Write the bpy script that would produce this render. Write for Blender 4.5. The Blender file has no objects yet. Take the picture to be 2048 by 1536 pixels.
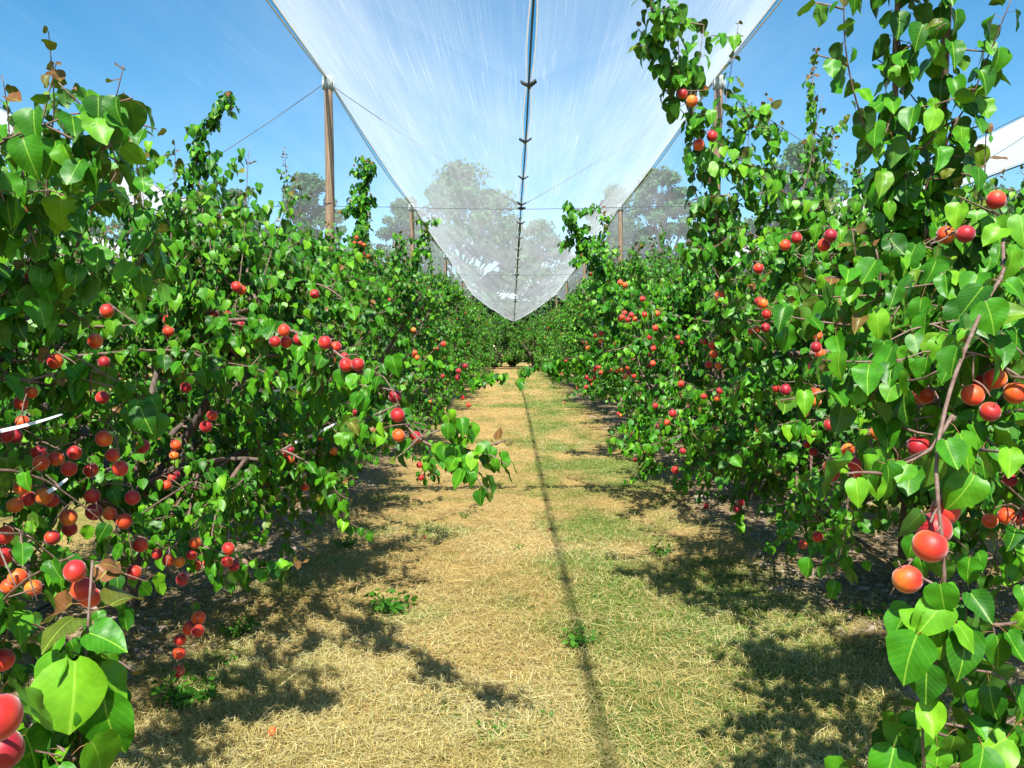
import bpy, math, random
import numpy as np
from mathutils import Vector

# ------------------------------------------------------------------ camera, sky, sun, exposure
sc = bpy.context.scene
C = sc.collection
CAM_Z = 1.6
F = 1595.0                       # focal length in pixels of the 2048-wide frame
PITCH = math.atan(61.0 / F)
cam = bpy.data.cameras.new('camera'); cam_o = bpy.data.objects.new('camera', cam); C.objects.link(cam_o)
cam.sensor_width = 36.0; cam.lens = 36.0 * F / 2048.0
cam.clip_start = 0.05; cam.clip_end = 2000
cam_o.location = (0, 0, CAM_Z); cam_o.rotation_euler = (math.pi / 2 - PITCH, 0, 0)
sc.camera = cam_o

LIGHT = Vector((0.07, 0.76, -1.0)).normalized()
ELEV = math.asin(-LIGHT.z); AZ = math.atan2(-LIGHT.x, -LIGHT.y)
w = bpy.data.worlds.new('World'); sc.world = w; w.use_nodes = True
nt = w.node_tree; nt.nodes.clear()
sky = nt.nodes.new('ShaderNodeTexSky'); sky.sky_type = 'NISHITA'; sky.sun_disc = False
sky.sun_elevation = ELEV; sky.sun_rotation = AZ; sky.altitude = 200; sky.air_density = 1.0; sky.dust_density = 0.4; sky.ozone_density = 1.0
bg = nt.nodes.new('ShaderNodeBackground'); bg.inputs['Strength'].default_value = 0.085
hsv = nt.nodes.new('ShaderNodeHueSaturation'); hsv.inputs['Hue'].default_value = 0.489; hsv.inputs['Saturation'].default_value = 1.45; hsv.inputs['Value'].default_value = 1.07
wo = nt.nodes.new('ShaderNodeOutputWorld')
nt.links.new(sky.outputs[0], hsv.inputs['Color']); nt.links.new(hsv.outputs[0], bg.inputs['Color']); nt.links.new(bg.outputs[0], wo.inputs['Surface'])
sun = bpy.data.lights.new('sun', 'SUN'); sun.energy = 5.0; sun.angle = math.radians(0.5); sun.color = (1.0, 0.955, 0.88)
sun_o = bpy.data.objects.new('sun', sun); C.objects.link(sun_o); sun_o.location = (0, -10, 20)
sun_o.rotation_euler = LIGHT.to_track_quat('-Z', 'Y').to_euler()
sc.view_settings.view_transform = 'Standard'; sc.view_settings.look = 'None'
sc.view_settings.gamma = 1.0; sc.view_settings.exposure = 1.08
sc.render.engine = 'CYCLES'
sc.cycles.max_bounces = 6; sc.cycles.diffuse_bounces = 1; sc.cycles.transmission_bounces = 4
sc.cycles.transparent_max_bounces = 24; sc.cycles.use_denoising = True
sc.cycles.caustics_reflective = False; sc.cycles.caustics_refractive = False

# ------------------------------------------------------------------ helpers
def smooth(t): t = np.clip(t, 0, 1); return t * t * (3 - 2 * t)
def gz(x, y):
    "height of the ground"
    return 0.28 * smooth((y - 8) / 14.0) + 0.32 * smooth((y - 20) / 34.0)
def P(px, py, d):
    "the point at forward distance d seen at that pixel of the photograph"
    X = (px - 1024) / F; Z = (768 - py) / F
    r = np.array([X, math.cos(PITCH) + Z * math.sin(PITCH), -math.sin(PITCH) + Z * math.cos(PITCH)])
    return r * (d / r[1]) + np.array([0, 0, CAM_Z])
def nrm(v):
    v = np.asarray(v, float); n = np.linalg.norm(v, axis=-1, keepdims=True); return v / np.maximum(n, 1e-9)

def mesh_np(name, V, Q, mats, mi=None, attrs=None, uv=None, smooth_=True):
    V = np.ascontiguousarray(V, np.float32); Q = np.ascontiguousarray(Q, np.int32)
    me = bpy.data.meshes.new(name)
    k = Q.shape[1]
    me.vertices.add(len(V)); me.vertices.foreach_set('co', V.ravel())
    me.loops.add(Q.size); me.loops.foreach_set('vertex_index', Q.ravel())
    me.polygons.add(len(Q)); me.polygons.foreach_set('loop_start', np.arange(0, Q.size, k, dtype=np.int32))
    me.polygons.foreach_set('loop_total', np.full(len(Q), k, np.int32))
    if mi is not None: me.polygons.foreach_set('material_index', np.ascontiguousarray(mi, np.int32))
    me.polygons.foreach_set('use_smooth', np.full(len(Q), bool(smooth_)))
    for m in mats: me.materials.append(m)
    if uv is not None:
        l = me.uv_layers.new(name='uv'); l.data.foreach_set('uv', np.ascontiguousarray(uv[Q.ravel()], np.float32).ravel())
    for an, av in (attrs or {}).items():
        a = me.attributes.new(an, 'FLOAT', 'POINT'); a.data.foreach_set('value', np.ascontiguousarray(av, np.float32))
    me.update(calc_edges=True)
    return me
def link(name, me, parent=None, loc=(0, 0, 0)):
    o = bpy.data.objects.new(name, me); C.objects.link(o); o.location = loc
    if parent is not None: o.parent = parent
    return o
def tag(o, label=None, cat=None, group=None, kind=None):
    if label: o['label'] = label
    if cat: o['category'] = cat
    if group: o['group'] = group
    if kind: o['kind'] = kind
    return o
def empty(name, loc, rz=0):
    o = bpy.data.objects.new(name, None); C.objects.link(o); o.location = loc; o.rotation_euler = (0, 0, rz)
    o.empty_display_size = 0.2
    return o

class Geo:
    "collects quads"
    def __init__(s): s.V = []; s.Q = []; s.M = []; s.n = 0
    def add(s, V, Q, m=0):
        V = np.asarray(V, float); Q = np.asarray(Q, int)
        s.V.append(V); s.Q.append(Q + s.n); s.M.append(np.full(len(Q), m)); s.n += len(V)
    def tube(s, pts, rad, k=6, m=0):
        pts = np.asarray(pts, float); n = len(pts); rad = np.broadcast_to(np.asarray(rad, float), (n,))
        t = nrm(np.gradient(pts, axis=0)); ref = np.array([0.0, 0, 1]) if abs(t[0][2]) < .9 else np.array([1.0, 0, 0])
        a = nrm(np.cross(t, ref)); b = np.cross(t, a)
        th = np.arange(k) / k * 2 * math.pi
        V = pts[:, None] + rad[:, None, None] * (np.cos(th)[None, :, None] * a[:, None] + np.sin(th)[None, :, None] * b[:, None])
        V = V.reshape(-1, 3)
        i = np.arange(n - 1)[:, None] * k; j = np.arange(k)[None]; j2 = (j + 1) % k
        Q = np.stack([i + j, i + j2, i + k + j2, i + k + j], -1).reshape(-1, 4)
        V = np.vstack([V, pts[0], pts[-1]])
        caps = [[(kk + 1) % k, kk, n * k, n * k] for kk in range(0)]
        s.add(V, Q, m)
        if k % 2 == 0:      # end caps as quads round the centre point
            c0, c1 = n * k, n * k + 1; e = (n - 1) * k
            cq = [[c0, (q + 2) % k, (q + 1) % k, q] for q in range(0, k, 2)] + [[c1, e + q, e + (q + 1) % k, e + (q + 2) % k] for q in range(0, k, 2)]
            s.Q.append(np.array(cq) + s.n - len(V)); s.M.append(np.full(len(cq), m))
    def box(s, c, h, ax=None, m=0):
        ax = np.eye(3) if ax is None else np.asarray(ax, float)
        g = np.array([[x, y, z] for z in (-1, 1) for y in (-1, 1) for x in (-1, 1)], float) * h
        s.add(g @ ax + c, [[0, 2, 3, 1], [4, 5, 7, 6], [0, 1, 5, 4], [2, 6, 7, 3], [0, 4, 6, 2], [1, 3, 7, 5]], m)
    def build(s, name, mats, parent=None, smooth_=True, loc=(0, 0, 0)):
        return link(name, mesh_np(name, np.vstack(s.V), np.vstack(s.Q), mats, np.concatenate(s.M), smooth_=smooth_), parent, loc)

# ------------------------------------------------------------------ materials
def mat(name):
    m = bpy.data.materials.new(name); m.use_nodes = True; t = m.node_tree; t.nodes.clear()
    out = t.nodes.new('ShaderNodeOutputMaterial')
    def N(kind, **kw):
        n = t.nodes.new(kind)
        for k_, v in kw.items():
            if k_ in n.inputs: n.inputs[k_].default_value = v
            else: setattr(n, k_, v)
        return n
    return m, t, N, (lambda a, b: t.links.new(a, b)), out
def ramp(N, stops):
    r = N('ShaderNodeValToRGB'); e = r.color_ramp.elements
    while len(e) < len(stops): e.new(0.5)
    for q, (p, c) in zip(e, stops): q.position = p; q.color = (*c, 1)
    return r
def mixc(N, L, fac, a, b):
    m = N('ShaderNodeMix', data_type='RGBA')
    for sck, v in ((m.inputs[0], fac), (m.inputs[6], a), (m.inputs[7], b)):
        if hasattr(v, 'is_output'): L(v, sck)
        else: sck.default_value = v if isinstance(v, float) else (*v, 1)
    return m.outputs[2]
def math_(N, L, op, a, b=None, c=None):
    m = N('ShaderNodeMath', operation=op)
    for q, v in enumerate((a, b, c)):
        if v is None: continue
        if hasattr(v, 'is_output'): L(v, m.inputs[q])
        else: m.inputs[q].default_value = v
    return m.outputs[0]

def leaf_material(name, dark, mid, light, bronze, veins=True, trans=0.10, rough=0.42):
    m, t, N, L, out = mat(name)
    rnd = N('ShaderNodeAttribute', attribute_name='rnd').outputs['Fac']
    age = N('ShaderNodeAttribute', attribute_name='age').outputs['Fac']
    r = ramp(N, [(0, dark), (.55, mid), (1, light)]); L(rnd, r.inputs[0])
    col = r.outputs[0]
    ar = N('ShaderNodeMapRange'); L(age, ar.inputs[0]); ar.inputs[1].default_value = .45; ar.inputs[2].default_value = .95
    col = mixc(N, L, ar.outputs[0], col, bronze)
    geo = N('ShaderNodeNewGeometry')
    if veins:
        uvn = N('ShaderNodeUVMap', uv_map='uv'); sp = N('ShaderNodeSeparateXYZ'); L(uvn.outputs[0], sp.inputs[0])
        ax = math_(N, L, 'ABSOLUTE', math_(N, L, 'SUBTRACT', sp.outputs[0], .5))
        midrib = math_(N, L, 'LESS_THAN', ax, .018)
        sv = math_(N, L, 'FRACT', math_(N, L, 'MULTIPLY', math_(N, L, 'SUBTRACT', sp.outputs[1], math_(N, L, 'MULTIPLY', ax, .75)), 7.0))
        side = math_(N, L, 'MULTIPLY', math_(N, L, 'LESS_THAN', math_(N, L, 'ABSOLUTE', math_(N, L, 'SUBTRACT', sv, .5)), .06), .22)
        v = math_(N, L, 'MAXIMUM', midrib, side)
        col = mixc(N, L, math_(N, L, 'MULTIPLY', v, .5), col, (light[0] * 2.0 + .03, light[1] * 1.5, light[2] * 2.2 + .03))
        bump = N('ShaderNodeBump', Strength=.30, Distance=.0012)
        tcl = N('ShaderNodeTexCoord'); nb = N('ShaderNodeTexNoise', Scale=55.0, Detail=2.0); L(tcl.outputs['Object'], nb.inputs['Vector'])
        L(math_(N, L, 'MULTIPLY_ADD', math_(N, L, 'PINGPONG', sv, .5), -.25, nb.outputs[0]), bump.inputs['Height'])
    tcp = N('ShaderNodeTexCoord'); npz = N('ShaderNodeTexNoise', Scale=38.0, Detail=3.0); L(tcp.outputs['Object'], npz.inputs['Vector'])
    rp = ramp(N, [(.34, (.62, .66, .6)), (.62, (1.0, 1.0, 1.0)), (.78, (1.25, 1.12, .9))]); L(npz.outputs[0], rp.inputs[0])
    mp_ = N('ShaderNodeMix', data_type='RGBA', blend_type='MULTIPLY'); mp_.inputs[0].default_value = .8; L(col, mp_.inputs[6]); L(rp.outputs[0], mp_.inputs[7]); col = mp_.outputs[2]
    back = mixc(N, L, .4, col, (.085, .17, .05))
    col2 = mixc(N, L, geo.outputs['Backfacing'], col, back)
    p = N('ShaderNodeBsdfPrincipled', Roughness=rough); L(col2, p.inputs['Base Color'])
    p.inputs['Specular IOR Level'].default_value = .24
    tr = N('ShaderNodeBsdfTranslucent'); L(mixc(N, L, .5, col, (light[0] * 1.6, light[1] * 1.5, light[2] * .6)), tr.inputs['Color'])
    if veins: L(bump.outputs[0], p.inputs['Normal'])
    mx = N('ShaderNodeMixShader'); mx.inputs[0].default_value = trans
    L(p.outputs[0], mx.inputs[1]); L(tr.outputs[0], mx.inputs[2]); L(mx.outputs[0], out.inputs['Surface'])
    return m
def simple(name, col, rough=.6, metal=0.0, noise=None, bump=0.0, scale=20.0, stretch=(1, 1, 1)):
    m, t, N, L, out = mat(name)
    p = N('ShaderNodeBsdfPrincipled', Roughness=rough, Metallic=metal)
    p.inputs['Base Color'].default_value = (*col, 1)
    if noise:
        tc = N('ShaderNodeTexCoord'); mp = N('ShaderNodeMapping'); mp.inputs['Scale'].default_value = stretch
        L(tc.outputs['Object'], mp.inputs[0])
        n = N('ShaderNodeTexNoise', Scale=scale, Detail=6.0, Roughness=.6); L(mp.outputs[0], n.inputs['Vector'])
        r = ramp(N, [(.3, col), (.7, noise)]); L(n.outputs[0], r.inputs[0]); L(r.outputs[0], p.inputs['Base Color'])
        if bump:
            b = N('ShaderNodeBump', Strength=bump, Distance=.01); L(n.outputs[0], b.inputs['Height']); L(b.outputs[0], p.inputs['Normal'])
    L(p.outputs[0], out.inputs['Surface'])
    return m

M_LEAF = leaf_material('apricot_leaf', (.010, .075, .005), (.048, .225, .007), (.17, .41, .014), (.19, .075, .028))
M_LEAF_FAR = leaf_material('apricot_leaf_plain', (.010, .075, .005), (.048, .225, .007), (.17, .41, .014), (.19, .075, .028), veins=False)
M_TALL = leaf_material('tall_tree_leaf', (.012, .075, .030), (.028, .14, .045), (.055, .21, .06), (.1, .1, .02), veins=False, trans=.2, rough=.6)
M_HEDGE = leaf_material('hedge_leaf', (.006, .03, .006), (.014, .05, .01), (.03, .085, .014), (.1, .1, .02), veins=False, trans=.1, rough=.6)
M_WEED = leaf_material('weed_leaf', (.03, .12, .010), (.06, .2, .015), (.10, .28, .02), (.1, .1, .02), veins=False, trans=.3)
M_PET = simple('petiole', (.22, .05, .03), .5, noise=(.28, .16, .05), scale=30)
M_BARK = simple('bark', (.07, .048, .035), .85, noise=(.16, .12, .095), bump=.8, scale=35, stretch=(1, 1, .35))
M_TWIG = simple('twig_bark', (.10, .045, .03), .6, noise=(.24, .17, .13), bump=.3, scale=60)
M_POLE = simple('pole_wood', (.15, .095, .055), .8, noise=(.33, .235, .145), bump=.7, scale=14, stretch=(4, 4, .18))
M_CAP = simple('cap_plastic', (.30, .36, .33), .45, noise=(.42, .47, .44), scale=9)
M_BLACK = simple('black_plastic', (.012, .014, .018), .45, noise=(.03, .03, .035), scale=40)
M_WIRE = simple('cable_steel', (.035, .045, .06), .5, noise=(.07, .08, .1), scale=40)
M_ROPE = simple('net_rope', (.66, .62, .48), .8, noise=(.80, .77, .64), scale=60)
M_STRAP = simple('white_strap', (.62, .64, .68), .45, noise=(.78, .8, .82), scale=12)
def woven(name, col, fac):
    m, t, N, L, out = mat(name)
    tc = N('ShaderNodeTexCoord'); n = N('ShaderNodeTexNoise', Scale=30.0, Detail=3.0); L(tc.outputs['Object'], n.inputs['Vector'])
    r = ramp(N, [(.3, tuple(c * .85 for c in col)), (.7, col)]); L(n.outputs[0], r.inputs[0])
    df = N('ShaderNodeBsdfDiffuse'); tl = N('ShaderNodeBsdfTranslucent'); L(r.outputs[0], df.inputs[0]); L(r.outputs[0], tl.inputs[0])
    mx = N('ShaderNodeMixShader'); mx.inputs[0].default_value = fac; L(df.outputs[0], mx.inputs[1]); L(tl.outputs[0], mx.inputs[2]); L(mx.outputs[0], out.inputs['Surface'])
    return m
M_BAND = woven('net_selvedge', (.9, .91, .88), .6)
M_STONE = simple('pebble_stone', (.20, .155, .115), .9, noise=(.38, .31, .24), scale=6)

def fruit_material():
    m, t, N, L, out = mat('apricot_skin')
    tc = N('ShaderNodeTexCoord'); oi = N('ShaderNodeObjectInfo')
    n = N('ShaderNodeTexNoise', Scale=26.0, Detail=3.0); n.noise_dimensions = '4D'
    L(tc.outputs['Object'], n.inputs['Vector']); L(math_(N, L, 'MULTIPLY', oi.outputs['Random'], 37.0), n.inputs['W'])
    sp = N('ShaderNodeSeparateXYZ'); L(tc.outputs['Object'], sp.inputs[0])
    g = math_(N, L, 'MULTIPLY_ADD', sp.outputs[0], 9.0, .34)
    f = math_(N, L, 'ADD', math_(N, L, 'ADD', g, math_(N, L, 'MULTIPLY', math_(N, L, 'SUBTRACT', n.outputs[0], .5), 1.0)), math_(N, L, 'MULTIPLY_ADD', oi.outputs['Random'], .8, -.16))
    r = ramp(N, [(0.02, (.80, .22, .015)), (.3, (.70, .085, .010)), (.62, (.52, .020, .010)), (1, (.32, .006, .016))])
    L(f, r.inputs[0])
    n2 = N('ShaderNodeTexNoise', Scale=600.0); L(tc.outputs['Object'], n2.inputs['Vector'])
    n3 = N('ShaderNodeTexNoise', Scale=260.0, Detail=1.0); L(tc.outputs['Object'], n3.inputs['Vector'])
    sp3 = N('ShaderNodeMapRange'); L(n3.outputs[0], sp3.inputs[0]); sp3.inputs[1].default_value = .66; sp3.inputs[2].default_value = .74; sp3.inputs[4].default_value = .45
    b = N('ShaderNodeBump', Strength=.12, Distance=.001); L(n2.outputs[0], b.inputs['Height'])
    p = N('ShaderNodeBsdfPrincipled', Roughness=.5); L(mixc(N, L, sp3.outputs[0], r.outputs[0], (.22, .03, .012)), p.inputs['Base Color']); L(b.outputs[0], p.inputs['Normal'])
    p.inputs['Sheen Weight'].default_value = .4; p.inputs['Sheen Roughness'].default_value = .4
    L(p.outputs[0], out.inputs['Surface'])
    return m
M_FRUIT = fruit_material()

# ------------------------------------------------------------------ the ground
def vnoise(x, y, s, seed):
    "cheap value noise"
    x = x / s; y = y / s; xi = np.floor(x).astype(int); yi = np.floor(y).astype(int); fx = smooth(x - xi); fy = smooth(y - yi)
    def h(a, b):
        v = (a * 374761393 + b * 668265263 + seed * 1442695041) & 0xffffffff
        v = ((v ^ (v >> 13)) * 1274126177) & 0xffffffff
        return ((v ^ (v >> 16)) & 0xffff) / 65535.0
    return (h(xi, yi) * (1 - fx) + h(xi + 1, yi) * fx) * (1 - fy) + (h(xi, yi + 1) * (1 - fx) + h(xi + 1, yi + 1) * fx) * fy
def lumps(x, y):
    near = np.exp(-np.maximum(y, 0) / 25.0)
    return near * (.045 * (vnoise(x, y, .45, 1) - .5) + .028 * (vnoise(x, y, .17, 2) - .5) + .05 * (vnoise(x, y, 1.3, 3) - .5))
def zg(x, y): return gz(x, y) + lumps(x, y)
def axis(lo, hi, step_near, lim, far_step):
    a = list(np.arange(-lim, lim + 1e-6, step_near)); v = lim; s = step_near
    while v < hi: s *= 1.25; s = min(s, far_step); v += s; a.append(v)
    v = -lim; s = step_near
    while v > lo: s *= 1.25; s = min(s, far_step); v -= s; a.insert(0, v)
    return np.array(a)
gx = axis(-260, 260, .06, 4.2, 20.0)
gy = [-6.0]
while gy[-1] < 420:
    y = gy[-1]; gy.append(y + (.3 if y < 1.5 else max(.045, min(.045 * (y / 3.0) ** 1.6, 12.0))))
gy = np.array(gy)
GX, GY = np.meshgrid(gx, gy)
GV = np.stack([GX, GY, zg(GX, GY)], -1).reshape(-1, 3)
nx, ny = len(gx), len(gy)
ii = (np.arange(ny - 1)[:, None] * nx + np.arange(nx - 1)[None]).ravel()
GQ = np.stack([ii, ii + 1, ii + nx + 1, ii + nx], -1)

def soil_mask(x, y):
    "0 on the mown aisle, 1 on the bare soil strip under the trees"
    d = np.abs(np.mod(x - .125 + 2.625, 5.25) - 2.625)
    return smooth((d - 1.55 + .5 * (vnoise(x, y, .6, 9) - .5)) / .5)
def green_mask(x, y):
    g = .55 * vnoise(x, y, .8, 11) + .45 * vnoise(x, y, .25, 12)
    g = g + .22 * np.exp(-((x - 1.0) / .7) ** 2) * np.exp(-y / 14) + .10 * np.exp(-((x - .55) / .25) ** 2) + .05 * (x > .3) - .07 * smooth((.5 - x) / .5)
    g = g + .5 * np.exp(-((y - 20.3) / .8) ** 2) * (vnoise(x, y, 2.0, 15) > .25) - .08 * np.exp(-((x + .7) / .5) ** 2)
    return np.clip(g, 0, 1)
def ground_material():
    m, t, N, L, out = mat('mown_dry_grass')
    tc = N('ShaderNodeTexCoord')
    soil = N('ShaderNodeAttribute', attribute_name='soil').outputs['Fac']; green = N('ShaderNodeAttribute', attribute_name='green').outputs['Fac']
    def noise(scale, stretch=(1, 1, 1), rot=0, detail=8.0, rough=.65):
        mp = N('ShaderNodeMapping'); mp.inputs['Scale'].default_value = stretch; mp.inputs['Rotation'].default_value = (0, 0, rot); L(tc.outputs['Object'], mp.inputs[0])
        n = N('ShaderNodeTexNoise', Scale=scale, Detail=detail, Roughness=rough); L(mp.outputs[0], n.inputs['Vector']); return n.outputs[0]
    fib = math_(N, L, 'MAXIMUM', noise(60, (1, .12, 1), .5), math_(N, L, 'MAXIMUM', noise(60, (.12, 1, 1), .3), noise(60, (.12, 1, 1), -.7)))
    straw = ramp(N, [(.40, (.14, .085, .03)), (.58, (.50, .34, .13)), (.76, (.78, .60, .29))]); L(fib, straw.inputs[0])
    gr = ramp(N, [(.42, (.05, .075, .016)), (.58, (.16, .22, .045)), (.8, (.36, .38, .12))]); L(fib, gr.inputs[0])
    gf = N('ShaderNodeMapRange'); L(green, gf.inputs[0]); gf.inputs[1].default_value = .40; gf.inputs[2].default_value = .8
    col = mixc(N, L, gf.outputs[0], straw.outputs[0], gr.outputs[0])
    pt = ramp(N, [(.35, (.72, .72, .70)), (.65, (1.05, 1.02, .95))]); L(noise(1.6, detail=4.0), pt.inputs[0])
    mm = N('ShaderNodeMix', data_type='RGBA', blend_type='MULTIPLY'); mm.inputs[0].default_value = 1.0; L(col, mm.inputs[6]); L(pt.outputs[0], mm.inputs[7]); col = mm.outputs[2]
    sr = ramp(N, [(.3, (.13, .09, .05)), (.55, (.28, .205, .125)), (.75, (.44, .35, .23))]); L(noise(22), sr.inputs[0])
    col = mixc(N, L, math_(N, L, 'MULTIPLY', soil, .85), col, sr.outputs[0])
    p = N('ShaderNodeBsdfPrincipled', Roughness=.95); L(col, p.inputs['Base Color']); p.inputs['Specular IOR Level'].default_value = .15
    b = N('ShaderNodeBump', Strength=1.0, Distance=.03); L(fib, b.inputs['Height']); L(b.outputs[0], p.inputs['Normal'])
    L(p.outputs[0], out.inputs['Surface'])
    return m
gme = mesh_np('ground', GV, GQ, [ground_material()], attrs={'soil': soil_mask(GV[:, 0], GV[:, 1]), 'green': green_mask(GV[:, 0], GV[:, 1])})
tag(link('ground', gme), kind='structure')

# straw and grass blades lying on the aisle
def blades(name, n, kind, seed, material, label):
    g = np.random.default_rng(seed)
    u = g.random(n * 3)
    y = 2.45 / (1 - u * (1 - 2.45 / 46.0)) if kind != 'far' else 0   # even over the picture
    x = (g.random(n * 3) * 2 - 1) * np.minimum(1.1 + .72 * y, 3.9)
    s = soil_mask(x, y); gm = green_mask(x, y)
    if kind == 'straw': keep = g.random(len(x)) > s * .62 + np.clip(gm - .62, 0, 1) * 1.0
    else: keep = (g.random(len(x)) < np.clip((gm - .40) * 2.6, .05, 1)) & (g.random(len(x)) > s * .93)
    x, y, gm = x[keep][:n], y[keep][:n], gm[keep][:n]; k = len(x)
    far = np.clip(y / 9.0, 1, 3.2)
    if kind == 'straw':
        ln = g.uniform(.05, .17, k) * (1 + .25 * (far - 1)); yaw = g.random(k) * 2 * math.pi
        yaw = yaw + 2.2 * vnoise(x, y, .5, 21)
        el = np.abs(g.normal(0, .22, k)); up_ = g.random(k) < .5; el = np.where(up_, g.uniform(.45, 1.35, k), el); ln = np.where(up_, ln * .42, ln); wd = g.uniform(.0008, .0018, k) * far; z0 = g.uniform(.0, .034, k)
    else:
        ln = g.uniform(.03, .075, k) * (1 + .2 * (far - 1)); yaw = g.random(k) * 2 * math.pi
        el = g.uniform(.5, 1.4, k); wd = g.uniform(.0014, .0030, k) * far; z0 = np.zeros(k)
    d = np.stack([np.cos(yaw) * np.cos(el), np.sin(yaw) * np.cos(el), np.sin(el)], -1)
    side = np.stack([-np.sin(yaw), np.cos(yaw), np.zeros(k)], -1) + g.normal(0, .25, (k, 3)); side = nrm(side)
    base = np.stack([x, y, zg(x, y) + z0], -1)
    bend = g.normal(0, .18, k)[:, None] * side * ln[:, None]; drop = np.array([0, 0, -1.0]) * (ln * np.sin(el) * .45)[:, None]
    rows = []
    for tt, wf in ((0, 1.0), (.5, .85), (1.0, .2)):
        c = base + d * (ln * tt)[:, None] + bend * (tt * (1 - tt) * 4 * .5) + drop * tt * tt
        rows += [c - side * (wd * wf)[:, None], c + side * (wd * wf)[:, None]]
    V = np.stack(rows, 1).reshape(-1, 3)
    q = np.array([[0, 1, 3, 2], [2, 3, 5, 4]]); Q = (np.arange(k)[:, None, None] * 6 + q[None]).reshape(-1, 4)
    rr = np.repeat(np.clip(g.random(k) * .75 + .45 * (vnoise(x, y, .7, 31) - .25), 0, 1), 6)
    tag(link(name, mesh_np(name, V, Q, [material], attrs={'rnd': rr, 'age': rr * 0}, smooth_=False)), label, name.replace('_', ' '), kind='stuff')
M_STRAW = leaf_material('straw_blade', (.36, .20, .055), (.86, .62, .24), (.99, .90, .56), (.3, .2, .1), veins=False, trans=.15, rough=.6)
M_BLADE = leaf_material('green_blade', (.06, .15, .012), (.17, .33, .03), (.42, .52, .11), (.3, .2, .1), veins=False, trans=.3, rough=.5)
blades('cut_straw', 210000, 'straw', 5, M_STRAW, 'dry cut straw strewn over the mown aisle between the tree rows')
blades('green_grass', 110000, 'green', 6, M_BLADE, 'short green grass growing through the cut straw of the aisle')

def blob_mesh(name, seed, k=8, rows=5, flat=.6):
    g = np.random.default_rng(seed)
    V = []; 
    for r in range(rows + 1):
        ph = math.pi * r / rows
        for c in range(k):
            th = 2 * math.pi * c / k
            V.append([math.sin(ph) * math.cos(th), math.sin(ph) * math.sin(th), math.cos(ph) * flat])
    V = np.array(V) * (1 + .12 * np.sin(3 * np.arange(len(V)))[:, None] * .3)
    Q = [[r * k + c, (r + 1) * k + c, (r + 1) * k + (c + 1) % k, r * k + (c + 1) % k] for r in range(rows) for c in range(k)]
    return V, np.array(Q)
def pebbles():
    g = np.random.default_rng(8); T, TQ = blob_mesh('p', 1, 6, 4)
    n = 9000; u = g.random(n); y = 3.0 / (1 - u * (1 - 3.0 / 24)); sgn = np.where(g.random(n) < .5, -1, 1)
    x = .125 + sgn * g.uniform(1.5, 3.7, n)
    k = g.random(n) < soil_mask(x, y) * .9; x, y = x[k], y[k]; n = len(x)
    s = np.exp(g.normal(-4.5, .45, n)) * (1 + y / 25)
    sx = s[:, None] * np.stack([g.uniform(.8, 1.5, n), g.uniform(.8, 1.3, n), g.uniform(.6, 1, n)], -1)
    V = (T[None] * sx[:, None]) + np.stack([x, y, zg(x, y)], -1)[:, None]
    Q = (np.arange(n)[:, None, None] * len(T) + TQ[None]).reshape(-1, 4)
    tag(link('gravel', mesh_np('gravel', V.reshape(-1, 3), Q, [M_STONE])), 'small stones on the bare soil under the tree rows', 'gravel', kind='stuff')
pebbles()

# ------------------------------------------------------------------ leaves
def leaf_template(hi):
    if hi:
        ts = [0, .03, .09, .18, .29, .42, .55, .68, .80, .90, .96, 1.0]; ws = [.10, .27, .40, .475, .505, .49, .44, .355, .24, .12, .045, .005]; cols = [-1, -.5, 0, .5, 1]
    else:
        ts = [0, .16, .42, .74, 1.0]; ws = [.2, .46, .49, .28, .01]; cols = [-1, 0, 1]
    V = []; UV = []
    for t, w_ in zip(ts, ws):
        for c in cols:
            y = t - (.075 * (abs(c) ** 1.5) * (1 - t) ** 6) * (1 if t < .1 else .4)
            V.append((c * w_, y)); UV.append((.5 + c * w_, t))
    k = len(cols)
    Q = [[r * k + c, r * k + c + 1, (r + 1) * k + c + 1, (r + 1) * k + c] for r in range(len(ts) - 1) for c in range(k - 1)]
    return np.array(V), np.array(UV), np.array(Q)
TPL = {True: leaf_template(True), False: leaf_template(False)}

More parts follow.
